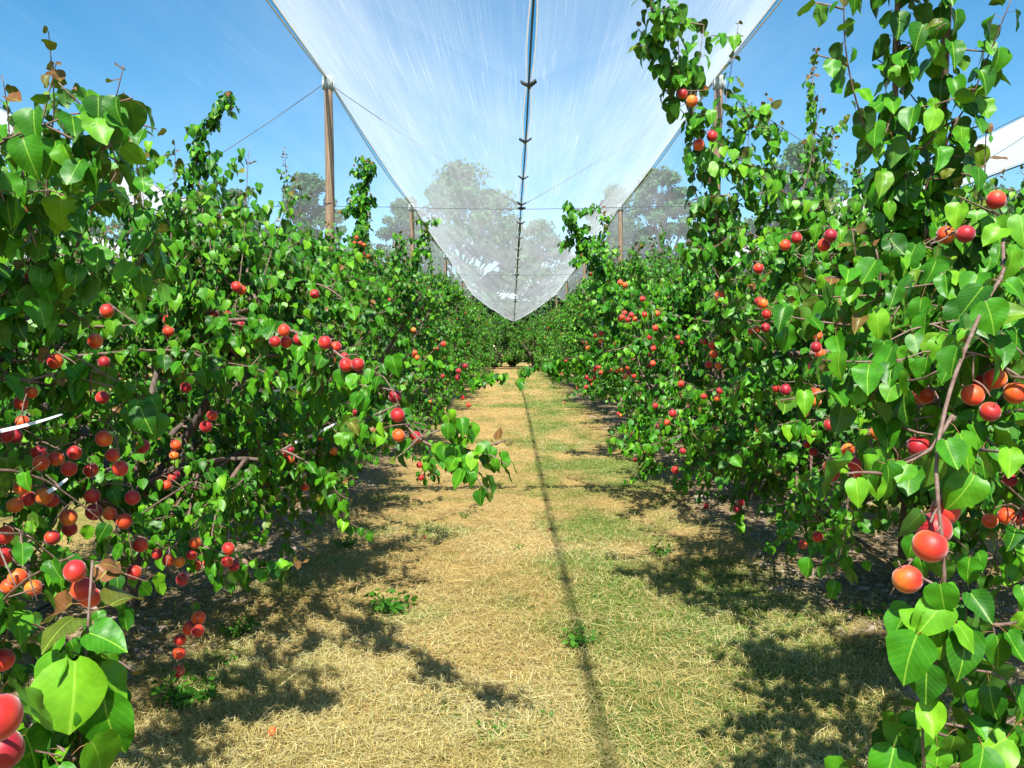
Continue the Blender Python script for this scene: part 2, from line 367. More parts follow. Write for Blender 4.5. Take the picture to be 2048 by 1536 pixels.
class Leaves:
    def __init__(s, rng): s.g = rng; s.rec = []
    def along(s, pts, step, size, young=0.0, start=0.0, outward=None, droop=1.0, hi=False, face=0.0):
        "alternate leaves along a shoot; young = share of the tip with small reddish leaves"
        g = s.g; pts = np.asarray(pts, float)
        seg = np.linalg.norm(np.diff(pts, axis=0), axis=1); L = np.concatenate([[0], np.cumsum(seg)])
        if L[-1] < 1e-4: return
        d = np.arange(start * L[-1] + step * g.random(), L[-1], step); n = len(d)
        if n == 0: return
        d = np.clip(d + g.normal(0, step * .25, n), 0, L[-1])
        p = np.stack([np.interp(d, L, pts[:, i]) for i in range(3)], -1)
        p2 = np.stack([np.interp(np.clip(d + .01, 0, L[-1]), L, pts[:, i]) for i in range(3)], -1)
        tn = nrm(p2 - p + 1e-6); f = d / L[-1]
        ref = np.array([.31, .17, .93]); a = nrm(np.cross(tn, ref)); b = np.cross(tn, a)
        th = np.arange(n) * 2.4 + g.random() * 6.28 + g.normal(0, .35, n)
        radial = a * np.cos(th)[:, None] + b * np.sin(th)[:, None]
        if outward is not None: radial = nrm(radial + .35 * np.asarray(outward))
        tip = np.clip((f - (1 - young)) / max(young, 1e-3), 0, 1) if young > 0 else np.zeros(n)
        sz = size * np.exp(np.clip(g.normal(-.02, .22, n), -.5, .26)) * (1 - .60 * tip ** 1.5)
        pl = sz * g.uniform(.34, .58, n)
        pd = nrm(radial + .45 * tn + np.array([0, 0, .15]) + g.normal(0, .2, (n, 3)))
        base = p; lp = p + pd * pl[:, None] + np.array([0, 0, -.12]) * pl[:, None] * droop
        hor = pd * np.array([1, 1, .3])
        dr = g.uniform(.45, 1.9, n) * droop * (1 - .8 * tip)
        ld = nrm(hor * .62 + np.array([0, 0, -1.0]) * dr[:, None] + np.array([0, 0, .6]) * tip[:, None] + g.normal(0, .28, (n, 3)))
        nn = nrm(hor) + np.array([0, 0, .55]) + np.array([-.05, -.22, .30]) + face * np.array([-.1, -.9, .5]) + g.normal(0, .38, (n, 3))
        nn = nrm(nn - ld * np.sum(nn * ld, -1, keepdims=True))
        age = np.clip(tip * 1.15 + g.random(n) * .35 * (young > 0), 0, 1)
        s.rec.append(dict(base=base, pos=lp, dir=ld, nrm=nn, size=sz, age=age, rnd=np.clip(g.beta(2, 2.2, n) + .25 * (f - .5), 0, 1), hi=np.full(n, hi)))
    def cat(s):
        return {k: np.concatenate([r[k] for r in s.rec]) for k in s.rec[0]}
def foliage_mesh(name, R, origin, g, petiole, hi, material):
    parts = []; off = 0; VV = []; QQ = []; MM = []; RN = []; AG = []; UU = []
    for flag in (True, False):
        k = R['hi'] == flag if hi else (np.ones(len(R['hi']), bool) if not flag else np.zeros(len(R['hi']), bool))
        n = int(k.sum())
        if not n: continue
        T, UV, TQ = TPL[flag]; m = len(T)
        pos = R['pos'][k] - origin; dr = R['dir'][k]; nn = R['nrm'][k]; sz = R['size'][k]
        sd = np.cross(dr, nn)
        asp = g.uniform(.76, 1.10, n)[:, None]; fold = g.uniform(-.08, .60, n)[:, None]; curl = g.uniform(-.12, .60, n)[:, None]; tw = g.normal(0, .32, n)[:, None]; skew = g.normal(0, .10, n)[:, None]
        X = T[None, :, 0] * asp; Y = np.repeat(T[None, :, 1], n, 0); Xa = np.abs(X)
        Z = fold * Xa - curl * Y ** 2 + tw * X * Y + g.uniform(.02, .10, n)[:, None] * np.sin(11 * Y + np.sign(X) * 1.3 + g.random(n)[:, None] * 6.28) * Xa * 2
        X = X * (1 - .25 * np.abs(fold)) + skew * Y ** 2
        V = pos[:, None] + sz[:, None, None] * (X[..., None] * sd[:, None] + Y[..., None] * dr[:, None] + Z[..., None] * nn[:, None])
        VV.append(V.reshape(-1, 3)); QQ.append((np.arange(n)[:, None, None] * m + TQ[None]).reshape(-1, 4) + off); MM.append(np.zeros(n * len(TQ), int))
        RN.append(np.repeat(R['rnd'][k], m)); AG.append(np.repeat(R['age'][k], m)); UU.append(np.tile(UV, (n, 1))); off += n * m
        if petiole:
            b = R['base'][k] - origin; e = pos; mid = (b + e) / 2 + np.array([0, 0, .12]) * np.linalg.norm(e - b, axis=1, keepdims=True)
            ax = nrm(e - b); s1 = nrm(np.cross(ax, [0.1, .2, .97])); s2 = np.cross(ax, s1); r = (sz * .011)[:, None]
            ring = []
            for c in (b, mid, e):
                for a_ in (0, 2.094, 4.189): ring.append(c + r * (math.cos(a_) * s1 + math.sin(a_) * s2))
            V = np.stack(ring, 1).reshape(-1, 3); q = np.array([[r_ * 3 + c, r_ * 3 + (c + 1) % 3, r_ * 3 + 3 + (c + 1) % 3, r_ * 3 + 3 + c] for r_ in (0, 1) for c in range(3)])
            VV.append(V); QQ.append((np.arange(n)[:, None, None] * 9 + q[None]).reshape(-1, 4) + off); MM.append(np.ones(n * 6, int))
            RN.append(np.zeros(n * 9)); AG.append(np.zeros(n * 9)); UU.append(np.zeros((n * 9, 2))); off += n * 9
    return mesh_np(name, np.vstack(VV), np.vstack(QQ), [material, M_PET], np.concatenate(MM), {'rnd': np.concatenate(RN), 'age': np.concatenate(AG)}, np.vstack(UU))

def fruit_mesh(seed):
    k, rows = 20, 13; V = []; g = random.Random(seed); el = .93 + .1 * g.random()
    for r in range(rows + 1):
        ph = math.pi * r / rows
        for c in range(k):
            th = 2 * math.pi * c / k; dth = min(th, 2 * math.pi - th)
            rad = 1 - .07 * math.exp(-(dth / .3) ** 2) * math.sin(ph)
            z = math.cos(ph) * el * (1 - .16 * math.exp(-(ph / .35) ** 2))
            V.append([math.sin(ph) * math.cos(th) * rad, math.sin(ph) * math.sin(th) * rad * .95, z])
    V = np.array(V) * .0275
    Q = np.array([[r * k + c, (r + 1) * k + c, (r + 1) * k + (c + 1) % k, r * k + (c + 1) % k] for r in range(rows) for c in range(k)])
    G = Geo(); G.add(V, Q, 0)
    G.tube([[0, 0, .020], [.001, 0, .027], [.003, .001, .036]], [.0016, .0014, .002], 6, 1)
    return mesh_np('apricot', np.vstack(G.V), np.vstack(G.Q), [M_FRUIT, M_TWIG], np.concatenate(G.M))
FRUITS = [fruit_mesh(i) for i in range(4)]

# ------------------------------------------------------------------ apricot trees
def curve(a, b, lift, n, g, wob=.03):
    "a bent branch from a to b"
    a = np.asarray(a, float); b = np.asarray(b, float); t = np.linspace(0, 1, n)[:, None]
    L = np.linalg.norm(b - a); c = (a + b) / 2 + np.array([0, 0, lift]) * L + g.normal(0, .06, 3) * L
    p = (1 - t) ** 2 * a + 2 * t * (1 - t) * c + t * t * b
    w_ = np.cumsum(g.normal(0, wob * L / n, (n, 3)), 0); w_ -= t * w_[-1]; w_[0] = 0
    return p + w_
def spline(pts, step=.05):
    p = np.asarray(pts, float); out = []
    q = np.vstack([2 * p[0] - p[1], p, 2 * p[-1] - p[-2]])
    for i in range(1, len(q) - 2):
        n = max(2, int(np.linalg.norm(q[i + 1] - q[i]) / step)); t = np.linspace(0, 1, n, endpoint=False)[:, None]
        out.append(.5 * ((2 * q[i]) + (-q[i - 1] + q[i + 1]) * t + (2 * q[i - 1] - 5 * q[i] + 4 * q[i + 1] - q[i + 2]) * t ** 2 + (-q[i - 1] + 3 * q[i] - 3 * q[i + 1] + q[i + 2]) * t ** 3))
    return np.vstack(out + [p[-1:]])

def make_tree(seed, base=(0, 0, 0), rx=1.45, ry=1.85, zlow=.55, ztop=3.2, n_att=140, leaf=.056, step=.022, shoots=9, n_fruit=40,
              heroes=(), xtra_fruit=(), hi=False, petiole=False, lean=0.0, keep=None, name='apricot_tree', bearing_side=0):
    g = np.random.default_rng(seed); base = np.asarray(base, float)
    trunk = Geo(); wood = Geo(); LV = Leaves(g)
    th = .62 + .15 * g.random(); top = base + [g.normal(0, .04), g.normal(0, .06), th]
    tp = curve(base - [0, 0, .08], top, 0, 8, g, .015); tr = np.linspace(.085, .066, 8); tr[0] = .12; tr[1] = .098
    trunk.tube(tp, tr, 12)
    limbs = []
    nl = 6; ph0 = g.random() * 6.28
    for i in range(nl):
        a = ph0 + i / nl * 6.283 + g.normal(0, .2); rr = g.uniform(.55, .95)
        e = base + [math.cos(a) * rx * rr, math.sin(a) * ry * rr, ztop * g.uniform(.66, .86)]
        p = curve(top - [0, 0, .05 * (i % 3)], e, -.16, 16, g, .06); limbs.append(p)
        trunk.tube(p, np.linspace(.048, .011, 16) * g.uniform(.85, 1.1), 8)
    for i in range(5):      # low side limbs
        a = ph0 + .5 + i / 5 * 6.283 + g.normal(0, .25)
        e = base + [math.cos(a) * rx * .8, math.sin(a) * ry * .8, zlow + g.uniform(.3, .7)]
        p = curve(top - [0, 0, .06], e, .18, 14, g, .06); limbs.append(p)
        trunk.tube(p, np.linspace(.034, .009, 14), 8)
    LP = np.vstack([p[3:] for p in limbs])
    prof_z = np.array([0, .15, .4, .65, .85, 1.0]); prof_r = np.array([.8, .97, 1.0, .85, .62, .34])
    spurs = []
    for i in range(n_att):
        f = g.beta(1.15, 1.15); z = zlow + f * (ztop - zlow); a = g.random() * 6.283
        R = np.interp(f, prof_z, prof_r) * (g.random() ** .42)
        c = base + [math.cos(a) * rx * R, math.sin(a) * ry * R, z]
        dd = LP - c; cost = np.linalg.norm(dd, axis=1) + .6 * np.maximum(dd[:, 2], 0) + .12 * g.random(len(LP))
        s0 = LP[int(np.argmin(cost))]
        out = nrm((c - base) * [1, 1, 0])
        low = z < base[2] + 1.5
        c2 = c + out * .12 + [0, 0, (-.15 if low else .10)]
        p = curve(s0, c2, .12 if low else -.05, 9, g, .07)
        L = np.linalg.norm(c2 - s0)
        wood.tube(p, np.linspace(.008 + .006 * min(L, 1.5), .003, 9), 6)
        young = .12 if (not low and g.random() < .35) else 0
        LV.along(p[2:], step, leaf, young, .1, out)
        spurs.append(p)
        for k in range(6):
            q = p[2 + int(g.integers(0, 7))]; ln = g.uniform(.16, .40) * (1 if not low else .9)
            d = nrm(out * g.uniform(.0, .9) + g.normal(0, .75, 3) + [0, 0, (-.25 if low else .35)]) * ln
            t_ = curve(q, q + d, -.1 if d[2] > 0 else .15, 5, g, .05)
            wood.tube(t_, np.linspace(.0034, .0018, 5), 4)
            LV.along(t_, step, leaf * .97, .25 if g.random() < .25 else 0, .1, out)
    for i in range(shoots):   # upright water shoots above the crown
        a = g.random() * 6.283; R = g.random() ** .7 * .75
        s0 = base + [math.cos(a) * rx * R, math.sin(a) * ry * R, ztop * g.uniform(.66, .86)]
        ln = g.uniform(.55, 1.3) * (1.35 if i < 2 else 1)
        p = curve(s0, s0 + [g.normal(0, .14), g.normal(0, .14), ln], 0, 10, g, .05)
        wood.tube(p, np.linspace(.010, .0022, 10), 6); LV.along(p, step * 1.05, leaf * .95, .3, 0)
        if i < 3:
            for k in range(9):
                q = p[int(g.integers(0, 8))]; t_ = curve(q, q + nrm(g.normal(0, 1, 3) * [1, 1, .3] + [0, 0, .8]) * g.uniform(.12, .3), 0, 5, g)
                wood.tube(t_, np.linspace(.0032, .0018, 5), 4); LV.along(t_, step, leaf * .85, .2, 0)
    # branches placed where the photograph shows them
    n_auto = len(LV.cat()['size'])
    for h in heroes:
        pts = [np.asarray(P(*q)) for q in h['p']]
        dd = LP - pts[0]; s0 = LP[int(np.argmin(np.linalg.norm(dd, axis=1) + .5 * np.maximum(dd[:, 2], 0)))] if h.get('join', 1) else pts[0] - [0, 0, .01]
        sp = spline([s0] + pts, .045); r0 = h.get('r', .009)
        wood.tube(sp, np.linspace(r0, h.get('r1', .0013), len(sp)), 8)
        jn = int(np.argmin(np.linalg.norm(sp - pts[0], axis=1)))
        i0 = int(len(sp) * h.get('bare', 0.0)) if 'bare' in h else jn
        if 'bare' not in h and jn > 6: LV.along(sp[3:jn + 1], step, leaf, 0, 0, hi=False)
        if 'bare' not in h: spurs.append(sp[max(jn - 2, 0):])
        main = sp[i0:]
        LV.along(main, h.get('step', .034), h.get('leaf', leaf), h.get('young', .15), 0, h.get('out'), hi=h.get('hi', True), face=h.get('face', 0))
        nt_ = h.get('twigs', 0); tl = h.get('tl', (.08, .2))
        for k in range(nt_):
            q = main[min(len(main) - 1, int((k + g.random()) / nt_ * len(main) * .96))]
            d = nrm(g.normal(0, 1, 3) * h.get('spread', (1, .6, .5)) + [0, 0, h.get('lift', .2)]) * g.uniform(*tl)
            t_ = curve(q, q + d, 0, 5, g); wood.tube(t_, np.linspace(.0035, .0018, 5), 6)
            LV.along(t_, h.get('step', .034) * .95, h.get('leaf', leaf) * .95, h.get('ty', .1), 0, hi=h.get('hi', True), face=h.get('face', 0))
    kept = []
    pool = np.vstack(spurs + [LP])
    for f in xtra_fruit:      # fruit seen in the photograph, each on a short spur
        c = np.asarray(P(*f))
        for z in kept:
            v = c - z; Ld = np.linalg.norm(v)
            if Ld < .052: c = z + v / max(Ld, 1e-6) * .052
        kept.append(c); e = c + [0, 0, .034]
        s0 = pool[int(np.argmin(np.linalg.norm(pool - e, axis=1)))]; Ls = np.linalg.norm(s0 - e)
        t_ = curve(s0, e, .12, 4 + int(Ls / .05), g, .04); wood.tube(t_, np.linspace(.0022 + .004 * min(Ls, 1), .002, len(t_)), 6)
        if Ls > .12: LV.along(t_, step, leaf * .95, 0, .05, hi=hi)
        for z in kept[-1:]: pool = np.vstack([pool, t_])
    R = LV.cat()
    auto = np.arange(len(R['size'])) < n_auto
    kp = np.ones(len(auto), bool)
    if keep is not None: kp &= keep(R['pos']) | ~auto
    # fruit
    FP = []
    for _ in range(n_fruit * 6):
        if len(FP) >= n_fruit: break
        p = spurs[int(g.integers(0, len(spurs)))]; q = p[int(g.integers(5, 9))] if len(p) >= 9 else p[-1]
        rel = q - base
        if rel[2] > ztop * .8 or np.hypot(rel[0] / rx, rel[1] / ry) < .62: continue
        if bearing_side and rel[0] * bearing_side < -.1 and g.random() < .85: continue
        for k in range(int(g.integers(1, 4))):
            if len(FP) < n_fruit:
                c = q + [g.normal(0, .022), g.normal(0, .022), -.035 - .012 * k]
                if keep is not None and not keep(c[None])[0]: continue
                if all(np.linalg.norm(c - z) > .046 for z in FP): FP.append(c)
    allf = np.array(FP + kept) if (FP or kept) else np.zeros((0, 3))
    for c in allf:
        d = np.linalg.norm(R['pos'] + R['dir'] * R['size'][:, None] * .4 - c, axis=1)
        kp &= d > .036
    for c in kept:   # thin the leaves that would cover them
        v = np.array([0, 0, CAM_Z]) - c; L = np.linalg.norm(v); v /= L
        rel = R['pos'] + R['dir'] * R['size'][:, None] * .45 - c; s_ = rel @ v; rad = np.linalg.norm(rel - s_[:, None] * v, axis=1)
        kp &= ~((s_ > -.02) & (s_ < .9) & (rad < .052 * (1 - s_ / L)) & (g.random(len(kp)) < .90))
    for c in FP:
        rel = R['pos'] - c; od = nrm((c - base) * [1, .5, .15]); kp &= ~((rel @ od > 0) & (np.linalg.norm(rel, axis=1) < .15) & (g.random(len(kp)) < .75))
    R = {k: v[kp] for k, v in R.items()}
    root = empty(name, base)
    o = trunk.build('trunk', [M_BARK], root); o.data.transform(__import__('mathutils').Matrix.Translation(-Vector(base)))
    o = wood.build('branches', [M_TWIG], root); o.data.transform(__import__('mathutils').Matrix.Translation(-Vector(base)))
    link('foliage', foliage_mesh('foliage', R, base, g, petiole, hi, M_LEAF if hi else M_LEAF_FAR), root)
    rr = random.Random(seed)
    sel = list(kept) + list(FP)
    for i, c in enumerate(sel):
        if i >= 100: break
        f = link('apricot', FRUITS[rr.randrange(4)], root, tuple(c - base))
        sc_ = rr.uniform(.82, 1.0); f.scale = (sc_, sc_, sc_)
        f.rotation_euler = (rr.gauss(0, .5), rr.gauss(0, .5), rr.uniform(0, 6.28))
    if len(sel) > 100:
        G = Geo(); fm = FRUITS[0]; vv = np.zeros(len(fm.vertices) * 3); fm.vertices.foreach_get('co', vv); vv = vv.reshape(-1, 3)
        qq = np.array([list(p.vertices) for p in fm.polygons if len(p.vertices) == 4])
        for c in sel[100:]: G.add(vv + (c - base), qq)
        o = G.build('apricots', [M_FRUIT], root); o['kind'] = 'stuff'
    return root

def copy_tree(src, loc, rz, sc_=1.0):
    r = src.copy(); C.objects.link(r); r.location = loc; r.rotation_euler = (0, 0, rz); r.scale = (sc_, sc_, sc_)
    for ch in src.children:
        c = ch.copy(); C.objects.link(c); c.parent = r
    return r

LX, RX = -2.5, 2.75
ORD = ['first', 'second', 'third', 'fourth', 'fifth', 'sixth', 'seventh', 'eighth', 'ninth', 'tenth', 'eleventh', 'twelfth', 'thirteenth', 'fourteenth', 'fifteenth', 'sixteenth', 'seventeenth', 'eighteenth']
GRP = 'apricot trees in the orchard rows'

def D(d, *pts): return [(x, y, d) for x, y in pts]
# --- left row
h_L0 = [
    dict(p=[(-260, 1700, 1.2), (60, 1680, 1.12), (150, 1600, 1.12), (160, 1440, 1.12), (172, 1300, 1.13), (185, 1120, 1.16)], r=.004, r1=.002, leaf=.074, step=.0125, young=.18, bare=.42, twigs=5, tl=(.03, .07), face=1.0),
    dict(p=[(-200, 1560, .98), (-60, 1500, 1.0), (60, 1500, 1.05), (150, 1520, 1.08)], r=.005, leaf=.07, step=.016, young=0, face=1.0, twigs=3, tl=(.04, .08)),
    dict(p=[(60, 520, 2.5), (98, 300, 2.4), (108, 200, 2.35), (97, 62, 2.3)], leaf=.062, step=.024, young=.38, r=.006),
    dict(p=[(10, 480, 2.3), (18, 260, 2.25), (4, 150, 2.2)], leaf=.062, step=.024, young=.38, r=.006),
    dict(p=[(110, 560, 2.4), (190, 330, 2.3), (225, 220, 2.2), (248, 130, 2.15)], leaf=0.063, step=.035, young=.35, twigs=5, r=.008),
    dict(p=[(310, 640, 2.9), (285, 420, 2.75), (270, 300, 2.7), (258, 190, 2.65)], leaf=.062, step=.024, young=.38, r=.006),
    dict(p=[(-120, 420, 2.0), (-20, 300, 1.95), (90, 250, 1.95), (190, 225, 1.95), (235, 330, 1.95)], leaf=0.071, step=.022, young=0, twigs=7, tl=(.08, .18), lift=-.2),
    dict(p=[(-100, 560, 2.1), (0, 420, 2.1), (100, 380, 2.1), (180, 420, 2.1)], leaf=0.067, step=.024, young=0, twigs=9, lift=-.1),
    dict(p=[(-80, 640, 2.2), (60, 560, 2.2), (200, 520, 2.2), (300, 560, 2.3)], leaf=0.066, step=.024, young=0, twigs=10),
    dict(p=[(-60, 800, 2.2), (60, 760, 2.3), (180, 740, 2.4), (300, 800, 2.5)], leaf=0.066, step=.026, young=0, twigs=10, lift=-.2),
    dict(p=[(-60, 960, 2.1), (60, 950, 2.2), (150, 1000, 2.3), (260, 1090, 2.4)], leaf=0.059, step=.03, young=0, twigs=7, lift=-.2),
    dict(p=[(-80, 1080, 2.0), (40, 1068, 2.1), (90, 1100, 2.2), (190, 1180, 2.2)], leaf=0.059, step=.04, young=0, twigs=5, lift=-.3),
    dict(p=[(-90, 1250, 1.8), (20, 1240, 1.9), (100, 1260, 2.0), (200, 1300, 2.0)], leaf=0.059, step=.035, young=0, twigs=7, lift=-.4),
]
f_L0 = [(208, 877, 2.5), (225, 910, 2.55), (240, 937, 2.4), (285, 893, 2.8), (78, 905, 2.6), (112, 917, 2.55), (148, 905, 2.6), (138, 937, 2.5), (82, 926, 2.5), (182, 940, 2.7),
        (88, 992, 2.5), (68, 995, 2.5), (103, 1000, 2.6), (185, 992, 2.6), (265, 995, 2.6), (137, 1035, 2.5), (139, 1058, 2.6), (188, 1024, 2.6), (210, 1026, 2.6), (237, 1036, 2.6),
        (105, 1075, 2.3), (8, 1070, 2.2), (6, 1112, 2.2), (36, 1154, 2.2), (56, 1168, 2.2), (18, 1172, 2.3), (10, 870, 2.5), (30, 872, 2.6), (45, 845, 2.7), (62, 785, 2.8), (48, 800, 2.8),
        (110, 722, 2.8), (190, 682, 2.6), (214, 622, 3.0), (150, 1142, 1.7), (165, 1178, 1.75), (180, 1195, 1.8), (5, 1320, 1.9), (-8, 1435, .78), (6, 1500, .95), (230, 1378, 2.2), (268, 1145, 2.6), (280, 1090, 2.7), (205, 795, 2.8), (30, 1010, 2.4)]
h_L1 = [
    dict(p=D(4.0, (470, 660), (488, 480), (497, 300)), leaf=0.054, step=0.0340, young=.3, r=.006),
    dict(p=D(3.9, (515, 600), (560, 450), (598, 350)), leaf=0.052, step=0.0357, young=.3, r=.006),
    dict(p=D(4.2, (400, 620), (355, 440), (350, 290)), leaf=0.052, step=0.0255, young=.4, twigs=6, r=.006),
    dict(p=D(4.4, (330, 640), (300, 470), (275, 330)), leaf=0.051, step=0.0289, young=.35, twigs=5, r=.006),
    dict(p=[(430, 640, 3.7), (510, 640, 3.4), (600, 668, 3.15), (650, 690, 3.05), (720, 745, 2.95), (790, 825, 2.85), (850, 885, 2.75), (930, 905, 2.7), (1010, 880, 2.68)], leaf=0.058, step=0.0187, young=.06, twigs=26, tl=(.09, .22), lift=-.55, r=.012, r1=.003),
    dict(p=[(720, 745, 2.95), (820, 850, 2.8), (880, 860, 2.75), (935, 860, 2.75)], leaf=0.058, step=0.0204, young=.05, twigs=9, lift=.1, r=.006),
    dict(p=[(260, 1050, 3.4), (380, 1085, 3.25), (440, 1105, 3.2), (520, 1135, 3.15), (608, 1125, 3.1)], leaf=0.054, step=0.0306, young=.15, twigs=8, tl=(.08, .18), lift=-.1, r=.007),
    dict(p=[(340, 1100, 3.1), (378, 1165, 3.05), (388, 1230, 3.0), (380, 1290, 3.0), (360, 1350, 3.0)], leaf=0.039, step=0.0935, young=0, twigs=2, r=.006, lift=-.5, tl=(.05, .08)),
    dict(p=[(480, 780, 3.8), (560, 800, 3.7), (640, 830, 3.6), (700, 900, 3.6)], leaf=0.056, step=0.0255, young=0, twigs=8, lift=-.3),
    dict(p=[(330, 700, 3.4), (420, 720, 3.3), (520, 740, 3.2), (600, 790, 3.2)], leaf=0.058, step=0.0238, young=0, twigs=9, lift=-.2),
    dict(p=[(560, 560, 4.4), (640, 570, 4.3), (700, 610, 4.2), (760, 680, 4.2)], leaf=0.056, step=0.0238, young=.1, twigs=9),
    dict(p=[(560, 900, 4.3), (620, 930, 4.3), (670, 980, 4.3), (690, 1040, 4.3)], leaf=0.054, step=0.0255, young=0, twigs=8, lift=-.5),
]
f_L1 = [(550, 683, 3.1), (568, 661, 3.1), (572, 684, 3.15), (588, 681, 3.15), (650, 685, 3.0), (672, 694, 3.05), (692, 730, 2.95), (715, 729, 2.93), (790, 793, 2.85), (795, 830, 2.8),
        (390, 1085, 3.2), (385, 1103, 3.2), (337, 1121, 3.2), (363, 1121, 3.18), (457, 1097, 3.1), (455, 1117, 3.1), (468, 1131, 3.15), (365, 1159, 3.1), (314, 1108, 3.2),
        (397, 1236, 3.0), (383, 1252, 3.0), (396, 1258, 2.97), (360, 1279, 3.0), (358, 1306, 3.0), (357, 1343, 3.3), (424, 831, 3.3), (418, 842, 3.3), (372, 775, 3.5), (335, 640, 3.7), (337, 660, 3.7), (428, 632, 4.0), (480, 650, 4.0),
        (540, 761, 5.0), (566, 909, 4.6), (576, 915, 4.6), (574, 904, 4.6), (668, 902, 5.0), (671, 858, 5.0), (345, 967, 4.4), (350, 955, 4.4), (394, 975, 4.4), (352, 890, 3.9), (349, 907, 3.9), (610, 975, 4.8), (208, 725, 3.4)]
h_L2 = [
    dict(p=[(375, 520, 6.5), (383, 400, 6.4), (400, 290, 6.35), (430, 225, 6.3), (446, 185, 6.25)], leaf=0.062, step=0.0136, young=0, twigs=26, tl=(.1, .22), lift=.2, r=.014, hi=False),
    dict(p=D(6.5, (520, 600), (520, 480), (500, 420)), leaf=0.058, step=0.0255, young=.3, twigs=5, hi=False),
    dict(p=[(740, 640, 8.0), (830, 700, 8.2), (900, 738, 8.4), (960, 752, 8.5), (1012, 750, 8.5)], leaf=0.068, step=0.0170, young=0, twigs=16, tl=(.12, .28), lift=-.7, r=.012, hi=False),
    dict(p=[(760, 800, 6.5), (830, 850, 6.4), (860, 910, 6.3), (865, 960, 6.3)], leaf=0.062, step=0.0255, young=0, twigs=7, lift=-.5, hi=False),
]
f_L2 = [(830, 705, 7.5), (833, 712, 7.5), (827, 660, 7.5), (828, 711, 7.6), (887, 688, 6.8), (917, 742, 6.9), (930, 732, 7.0), (915, 755, 7.0), (885, 752, 9), (839, 930, 6.0), (842, 955, 6.2), (707, 825, 5.5), (688, 776, 5.6), (925, 795, 7.5), (937, 810, 7.5), (720, 800, 6), (712, 812, 6), (625, 970, 6), (760, 810, 6.5)]
h_L3 = [
    dict(p=[(712, 600, 10.3), (718, 480, 10.2), (728, 390, 10.2), (742, 318, 10.1)], leaf=0.072, step=.014, young=.05, twigs=34, tl=(.12, .3), lift=.2, r=.014, hi=False),
    dict(p=[(820, 620, 11), (830, 520, 10.8), (862, 435, 10.6)], leaf=0.068, step=.02, young=.2, twigs=18, tl=(.1, .3), hi=False),
    dict(p=[(780, 620, 10.6), (790, 560, 10.6), (800, 480, 10.6)], leaf=0.068, step=.02, young=.2, twigs=12, tl=(.1, .3), hi=False),
]
f_L3 = [(713, 475, 9.8), (720, 486, 9.8), (709, 486, 9.8), (724, 488, 9.8), (728, 508, 9.9), (735, 512, 9.9)]
